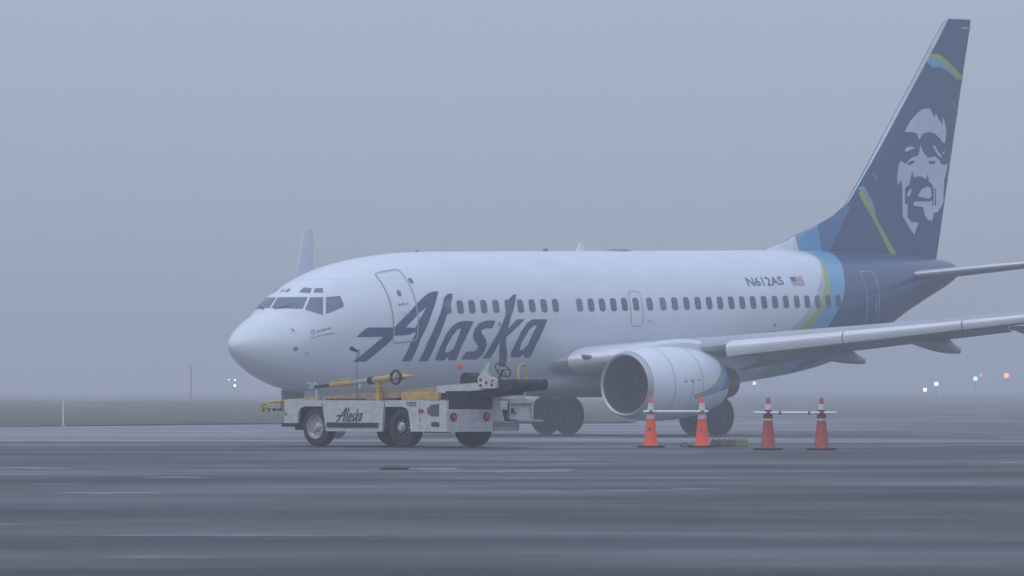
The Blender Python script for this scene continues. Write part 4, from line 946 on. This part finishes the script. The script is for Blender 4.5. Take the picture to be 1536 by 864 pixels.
L('seat', MB().prism([(1.0 + .15 * math.cos(a), 1.21 + .15 * math.sin(a)) for a in [math.pi * k / 10 for k in range(11)]] + [(.85, .95), (1.15, .95)], 'x', 1.45, 1.75), M['rubber'])
L('beacon_pole', MB().tube([(1.40, 1.1, .85), (1.40, 1.1, 1.42)], .013, 8), M['lgrey'])
L('beacon', MB().lathe([(0, .045), (.05, .05), (.09, .04), (.11, 0)], (1.40, 1.1, 1.42), 'z', 14), M['beacon'], ld, True)
hp = [(1.80, -.02, 1.10), (1.80, -.02, 1.38)] + [(1.90 - .10 * math.cos(a), -.02, 1.40 + .10 * math.sin(a)) for a in [math.pi * k / 8 for k in range(1, 8)]] + [(2.0, -.02, 1.38), (2.0, -.02, 1.10)]
L('grab_hoop', MB().tube(hp, .022, 10), M['lyel'], ld, True)
L('platform', MB().box((1.2, .02, .44), (2.18, .95, .475)).box((1.78, -.04, .462), (2.42, .25, .50)).box((1.42, .05, .84), (2.15, .9, .87)), M['lgrey'])
L('step', MB().box((1.20, .0, .29), (1.84, .06, .31)).box((1.20, .0, .41), (1.84, .06, .43)).box((1.20, .03, .31), (1.84, .05, .41)).box((1.20, .0, .31), (1.22, .06, .41)).box((1.82, .0, .31), (1.84, .06, .41)), M['lgrey'])
L('gusset', MB().prism([(1.20, .48), (1.50, .48), (1.34, .96), (1.20, .98)], 'y', .04, .06), M['lwhite'])
bx = L('battery_box', MB().box((1.60, .05, .50), (2.2, .07, .80)).box((1.60, .0, .50), (1.63, .05, .84)).box((2.17, .0, .50), (2.2, .05, .84)).box((1.60, .0, .80), (2.2, .05, .84)).box((1.60, .0, .50), (2.2, .05, .52)), M['lwhite'])
L('headlamp', MB().lathe([(-.03, .055), (.02, .05)], (1.67, .04, .66), 'y', 18), M['ldark'], bx, True)
L('side_light', MB().lathe([(-.02, .022), (.02, .022)], (1.78, .045, .62), 'y', 12), M['refl'], bx, True)
L('yellow_trim', MB().box((1.63, .02, .77), (2.17, .05, .80)), M['lyel'], bx)
L('upper_box', MB().box((1.42, .06, .87), (2.02, .5, 1.06), .01).box((1.98, -.0, .87), (2.0, .02, 1.10)), M['lwhite'])

# ---------------------------------------------------------------- tow bar stowed on the loader
tb = empty('tow_bar', p + Matrix.Rotation(rad(45), 4, 'Z') @ Vector((.49, 2.6, .85)), (0, 0, rad(45)))
tag(tb, 'yellow and grey aircraft tow bar with a spoked wheel, lying along the belt loader', 'tow bar')
def T(name, mb, m, parent=tb, smooth=True): return mb.build(name, m, parent, smooth)
def tp(t, dw=0, dz=0):  # t along the loader, in its frame
    return (dw, t - 2.6, 1.05 - .85 + (3.95 - t) * .078 + .045 + dz)
T('rear_tube', MB().tube([tp(2.40), tp(1.86)], .062, 14), M['lyel'])
T('collar', MB().tube([tp(2.52), tp(2.40)], .072, 14), M['ldark'])
T('shock_strut', MB().tube([tp(2.95), tp(2.52)], .042, 12), M['lgrey'])
T('front_tube', MB().tube([tp(3.55), tp(2.95)], .050, 12), M['lyel'])
T('neck', MB().tube([tp(3.95), tp(3.55)], .034, 10), M['ldark'])
T('tow_head', MB().box((-.09, tp(3.95)[1], tp(3.95)[2] - .05), (.09, tp(3.95)[1] + .10, tp(3.95)[2] + .05), .015).tube([tp(3.98, -.08, .05), tp(4.1, -.08, .08)], .02, 8).tube([tp(3.98, .08, .05), tp(4.1, .08, .08)], .02, 8), M['lgrey'])
T('tail_eye', MB().tube([tp(1.86), tp(1.60), tp(1.50), tp(1.32)], [.058, .055, .025, .014], 12), M['lyel'])
wc = Vector(tp(1.72, -.10)); wh = T('wheel', MB().lathe([(-.022, .108), (-.028, .132), (0, .142), (.028, .132), (.022, .108)], wc, 'x', 26, True), M['rubber'])
mb = MB().tube([wc + Vector((-.035, 0, 0)), wc + Vector((.06, 0, 0))], .035, 12)
for k in range(6):
    a = math.pi * k / 3; mb.tube([wc, wc + Vector((0, .12 * math.cos(a), .12 * math.sin(a)))], .012, 6)
T('spokes', mb, M['lgrey'], wh)
T('hose', MB().tube([tp(3.5, -.05, .05), tp(3.2, -.06, .09), tp(2.95, -.05, .07), tp(2.8, -.05, .05)], .010, 6), M['lyel'])
T('chain', MB().tube([tp(2.78, 0, -.04), tp(2.77, 0, -.12)], .016, 6), M['palering'])
# microphone-like service mast with hook beside the loader
L('hook_mast', MB().tube([(.58, 2.95, .85), (.58, 2.95, 1.75)], .006, 6).tube([(.58, 2.95, 1.75), (.58, 3.10, 1.80)], [.02, .045], 8).tube([(.58, 2.95, 1.72), (.58, 2.90, 1.78), (.58, 2.88, 1.72), (.58, 2.92, 1.65)], .008, 6), M['ldark'])

# ---------------------------------------------------------------- traffic cones and cone bars
M['orange'] = mat('cone_orange', (1.0, 0.095, 0.02), 0.5, var=0.10, scale=9)
M['faded'] = mat('cone_faded_red', (0.42, 0.085, 0.045), 0.7, var=0.2, scale=9)
M['collar'] = mat('reflective_collar', (0.62, 0.62, 0.64), 0.4, var=0.08)
M['tape'] = mat('dark_red_tape', (0.24, 0.025, 0.035), 0.5, var=0.2, scale=20)
M['pvc'] = mat('white_pipe', (0.78, 0.78, 0.79), 0.4, var=0.05)
def cr(z): return .135 - (z - .03) * (.135 - .030) / .87
def cone(px, d, rot, faded, label, mark):
    c = empty('traffic_cone', at(px, d, zg(d)), (0, 0, rad(rot)))
    tag(c, label, 'cone', 'traffic cones by the engine')
    b = MB().box((-.18, -.18, .012), (.18, .18, .034), .006)
    for k in range(5):
        for e in (-1, 1):
            b.box((-.17 + k * .075, e * .16 - .02, 0), (-.13 + k * .075, e * .16 + .02, .013)); 
    b.box((-.175, -.06, 0), (-.14, .06, .013)).box((.14, -.06, 0), (.175, .06, .013))
    b.build('base', M['rubber'], c)
    m = M['faded'] if faded else M['orange']
    prof = [(.034, .142), (.05, cr(.05)), (.4, cr(.4)), (.75, cr(.75)), (.89, cr(.89)), (.905, .025), (.914, .010), (.914, .0)]
    MB().lathe(prof, (0, 0, 0), 'z', 28).build('body', m, c, True)
    def band(n_, z0, z1, mm, e=.004): MB().lathe([(z0, cr(z0) + e - .004), (z0, cr(z0) + e), (z1, cr(z1) + e), (z1, cr(z1) + e - .004)], (0, 0, 0), 'z', 28).build(n_, mm, c, True)
    if faded:
        band('collar', .70, .80, M['collar']); band('tape_wrap', .55, .70, M['tape'], .012); band('collar', .515, .545, M['collar'])
    else:
        band('collar', .665, .805, M['collar']); band('collar', .52, .635, M['collar'])
    if mark:
        vs, fs = text2d(mark); lo = min(v.x for v in vs); hi = max(v.x for v in vs); hh = max(v.y for v in vs); out = []
        for v in vs:
            z = .30 + v.y / hh * .07; a = rad(-100 - rot) + ((v.x - lo) / (hi - lo) - .5) * .045 / cr(z); r = cr(z) + .003
            out.append((r * math.cos(a), r * math.sin(a), z))
        from_data('stencil_mark', out, fs, M['ink'], c)
    return c
D1, D2 = 98.0, 94.0
cone(976, D1, 40, False, 'bright orange cone with two white collars, left end of its bar, under the engine', 'B')
cone(1053, D1, 48, False, 'bright orange cone with two white collars beside the wheel chock', '2')
cone(1152, D2, 44, True, 'faded red cone with dark tape band, nearer the wheel chock', None)
cone(1232, D2, 47, True, 'faded red cone with dark tape band, rightmost of the four cones', None)
def bar(a, b, d, z, dots, ringm, label, cs_):
    pa, pb = at(a, d, 0), at(b, d, 0)
    o = empty('cone_bar', ((pa.x + pb.x) / 2, d, zg(d)))
    tag(o, label, 'barrier bar', 'bars spanning the traffic cones')
    h = (pb.x - pa.x) / 2; y = -cr(z) - .028
    MB().tube([(-h, y, z), (-h + .012, y, z), (h - .012, y, z), (h, y, z)], [.021, .024, .024, .021], 14).build('pipe', M['pvc'], o, True)
    for q in dots:
        x = at(q, d).x - o.location.x
        MB().tube([(x - .018, y, z), (x + .018, y, z)], .031, 14).build('joint_sleeve', M['tape'], o, True)
    for q in cs_:
        x = at(q, d).x - o.location.x
        MB().lathe([(z - .022, cr(z) + .008), (z - .022, cr(z) + .030), (z + .022, cr(z) + .030), (z + .022, cr(z) + .008)], (x, 0, 0), 'z', 24, True).build('ring_clip', ringm, o, True)
        MB().box((x - .035, y - .028, z - .026), (x + .035, y + .02, z + .026), .006).build('clip_block', ringm, o)
bar(964.5, 1062, D1, .648, [], M['flagred'], 'white bar clipped across the two bright orange cones', (976, 1053))
bar(1131, 1254, D2, .645, (1169.5, 1213), M['tape'], 'white bar with red sleeves across the two faded cones', (1152, 1232))

# ---------------------------------------------------------------- wheel chock with its rope
M['chock'] = mat('weathered_rubber_chock', (0.10, 0.09, 0.06), 0.85, var=0.4, scale=14, dirt=(0.05, 0.045, 0.04))
M['chockend'] = mat('yellow_chock_end', (0.17, 0.155, 0.08), 0.8, var=0.3, scale=14)
M['rope'] = mat('teal_rope', (0.09, 0.14, 0.15), 0.8, var=0.3, scale=30)
DC = 98.6
c = empty('wheel_chock', at(1094, DC, zg(DC)), (0, 0, rad(-6)))
tag(c, 'weathered olive rubber wheel chock with a rope, lying beside an orange cone', 'chock')
def chock_ring(x, s): return [(x, .11 * s, 0), (x, .10 * s, .05 * s), (x, .05 * s, .135 * s), (x, -.02 * s, .15 * s), (x, -.07 * s, .12 * s), (x, -.11 * s, .05 * s), (x, -.115 * s, 0)]
rg = []
for k in range(15):
    x = -.33 + .46 * k / 14; rg.append(chock_ring(x, 1.0 if k % 3 else .90))
vs, fs = loft(rg); from_data('body', vs, fs, M['chock'], c)
vs, fs = loft([chock_ring(.131, .97), chock_ring(.20, 1.0), chock_ring(.32, .98), chock_ring(.335, .90)]); from_data('end_block', vs, fs, M['chockend'], c)
pts = [(-.33, -.02, .06), (-.42, -.08, .03), (-.55, -.12, .02), (-.66, -.14, .025), (-.74, -.13, .05), (-.80, -.1, .085), (-.86, -.06, .06), (-.90, -.02, .02), (-.84, .05, .016), (-.7, .03, .016), (-.55, -.05, .016), (-.40, -.03, .02), (-.33, .0, .03)]
MB().tube(pts, .013, 8).build('rope', M['rope'], c, True)

# ---------------------------------------------------------------- drain cover in the apron
dd = 72.6
dr = empty('drain_cover', at(593, dd, zg(dd)))
tag(dr, 'dark rectangular drain cover set in the wet apron', 'drain cover')
MB().box((-.19, -.75, .0), (-.165, .75, .016)).box((.165, -.75, .0), (.19, .75, .016)).box((-.165, -.75, 0), (.165, -.72, .016)).box((-.165, .72, 0), (.165, .75, .016)).build('frame', M['ldark'], dr)
for k in range(24):
    y = -.70 + k * .06; MB().box((-.163, y, .002), (.163, y + .035, .013)).build('grate_bar', M['ldark'], dr)

# ---------------------------------------------------------------- marker posts and airfield lights
def stake(name, px, ybase, h, r, m, label, cat):
    d = F_PX * CAM_H / (ybase - 579.67)
    o = empty(name, at(px, d, 0)); tag(o, label, cat)
    MB().lathe([(0, r), (h * .97, r * .8), (h, r * .5), (h, 0)], (0, 0, 0), 'z', 12).build('post', m, o, True)
    MB().box((-r * 2.2, -r * 2.2, 0), (r * 2.2, r * 2.2, .08)).build('foot', M['lgrey'], o)
    return o
M['postred'] = mat('red_marker', (0.40, 0.06, 0.05), 0.6)
stake('marker_post', 95, 640, .95, .028, M['palering'], 'thin white marker post standing in the grass verge', 'post')
stake('marker_pole', 287, 601.3, 3.4, .09, M['postred'], 'tall thin dark red marker pole at the far edge of the grass', 'pole')
def lamp(name, px, py, d, r, col, e, label, extra=(), grp='lights out on the airfield'):
    o = empty(name, at(px, d, 0)); tag(o, label, 'light', grp)
    z = CAM_H + (579.67 - py) * d / F_PX
    mm = mat('lit_lens', col, 0.4, emit=(*col, e))
    MB().tube([(0, 0, 0), (0, 0, z - r * .9)], .011, 8).lathe([(0, .12), (.05, .12), (.07, .05)], (0, 0, 0), 'z', 12).build('stake', M['lgrey'], o)
    MB().lathe([(-r * .9, r * .7), (-r, r * .35)], (0, 0, z), 'z', 12).build('socket', M['lgrey'], o)
    MB().lathe([(-r, 0), (-r * .8, r * .6), (-r * .3, r * .95), (r * .3, r * .95), (r * .8, r * .6), (r, 0)], (0, 0, z), 'z', 14).build('lens', mm, o, True)
    for ex, ey, er in extra:
        x = (ex - px) * d / F_PX; ez = CAM_H + (579.67 - ey) * d / F_PX
        MB().tube([(0, 0, z + r), (0, 0, ez), (x, 0, ez)], .018, 6).build('side_arm', M['lgrey'], o)
        MB().lathe([(-er, 0), (-er * .7, er * .6), (er * .7, er * .6), (er, 0)], (x, 0, ez), 'z', 12).build('lens', mm, o, True)
BL, WB, OR = (0.25, 0.55, 1.0), (0.62, 0.9, 1.0), (1.0, 0.30, 0.10)
lamp('airfield_light', 352.3, 578.5, 330, .07, WB, 4.5, 'cluster of three white lights ahead of the jet nose', ((352.5, 570, .05), (343.5, 569.5, .036)))
lamp('airfield_light', 1131.5, 575, 300, .10, (.25, .42, 1.0), 3.0, 'small blue light glowing under the wing behind the engine')
lamp('airfield_light', 1387.5, 584.5, 300, .095, WB, 5, 'white light under the wing, lower of the close pair')
lamp('airfield_light', 1404.5, 575.8, 300, .105, WB, 5, 'white light under the wing, upper of the close pair')
lamp('airfield_light', 1463, 568, 340, .14, BL, 3.0, 'pale blue light between the white pair and the orange light')
lamp('airfield_light', 1471, 563, 420, .12, OR, 1.2, 'faint orange light just above the pale blue one')
lamp('airfield_light', 1509.5, 563.5, 380, .18, OR, 2.6, 'bright orange light, rightmost on the airfield')

# ---------------------------------------------------------------- the foggy air
me_ = MB().box((-1260, -90, -1.0), (1260, 2460, 13.6))
hz = me_.build('haze', None); tag(hz, kind='stuff')
hm = bpy.data.materials.new('fog'); hm.use_nodes = True
hn, hl = hm.node_tree.nodes, hm.node_tree.links; hn.clear()
ho = hn.new('ShaderNodeOutputMaterial'); hv = hn.new('ShaderNodeVolumePrincipled')
hv.inputs['Color'].default_value = (0.77, 0.78, 0.80, 1)
hv.inputs['Density'].default_value = 0.0022
hv.inputs['Anisotropy'].default_value = 0.0
hl.new(hv.outputs[0], ho.inputs['Volume'])
hz.data.materials.append(hm)
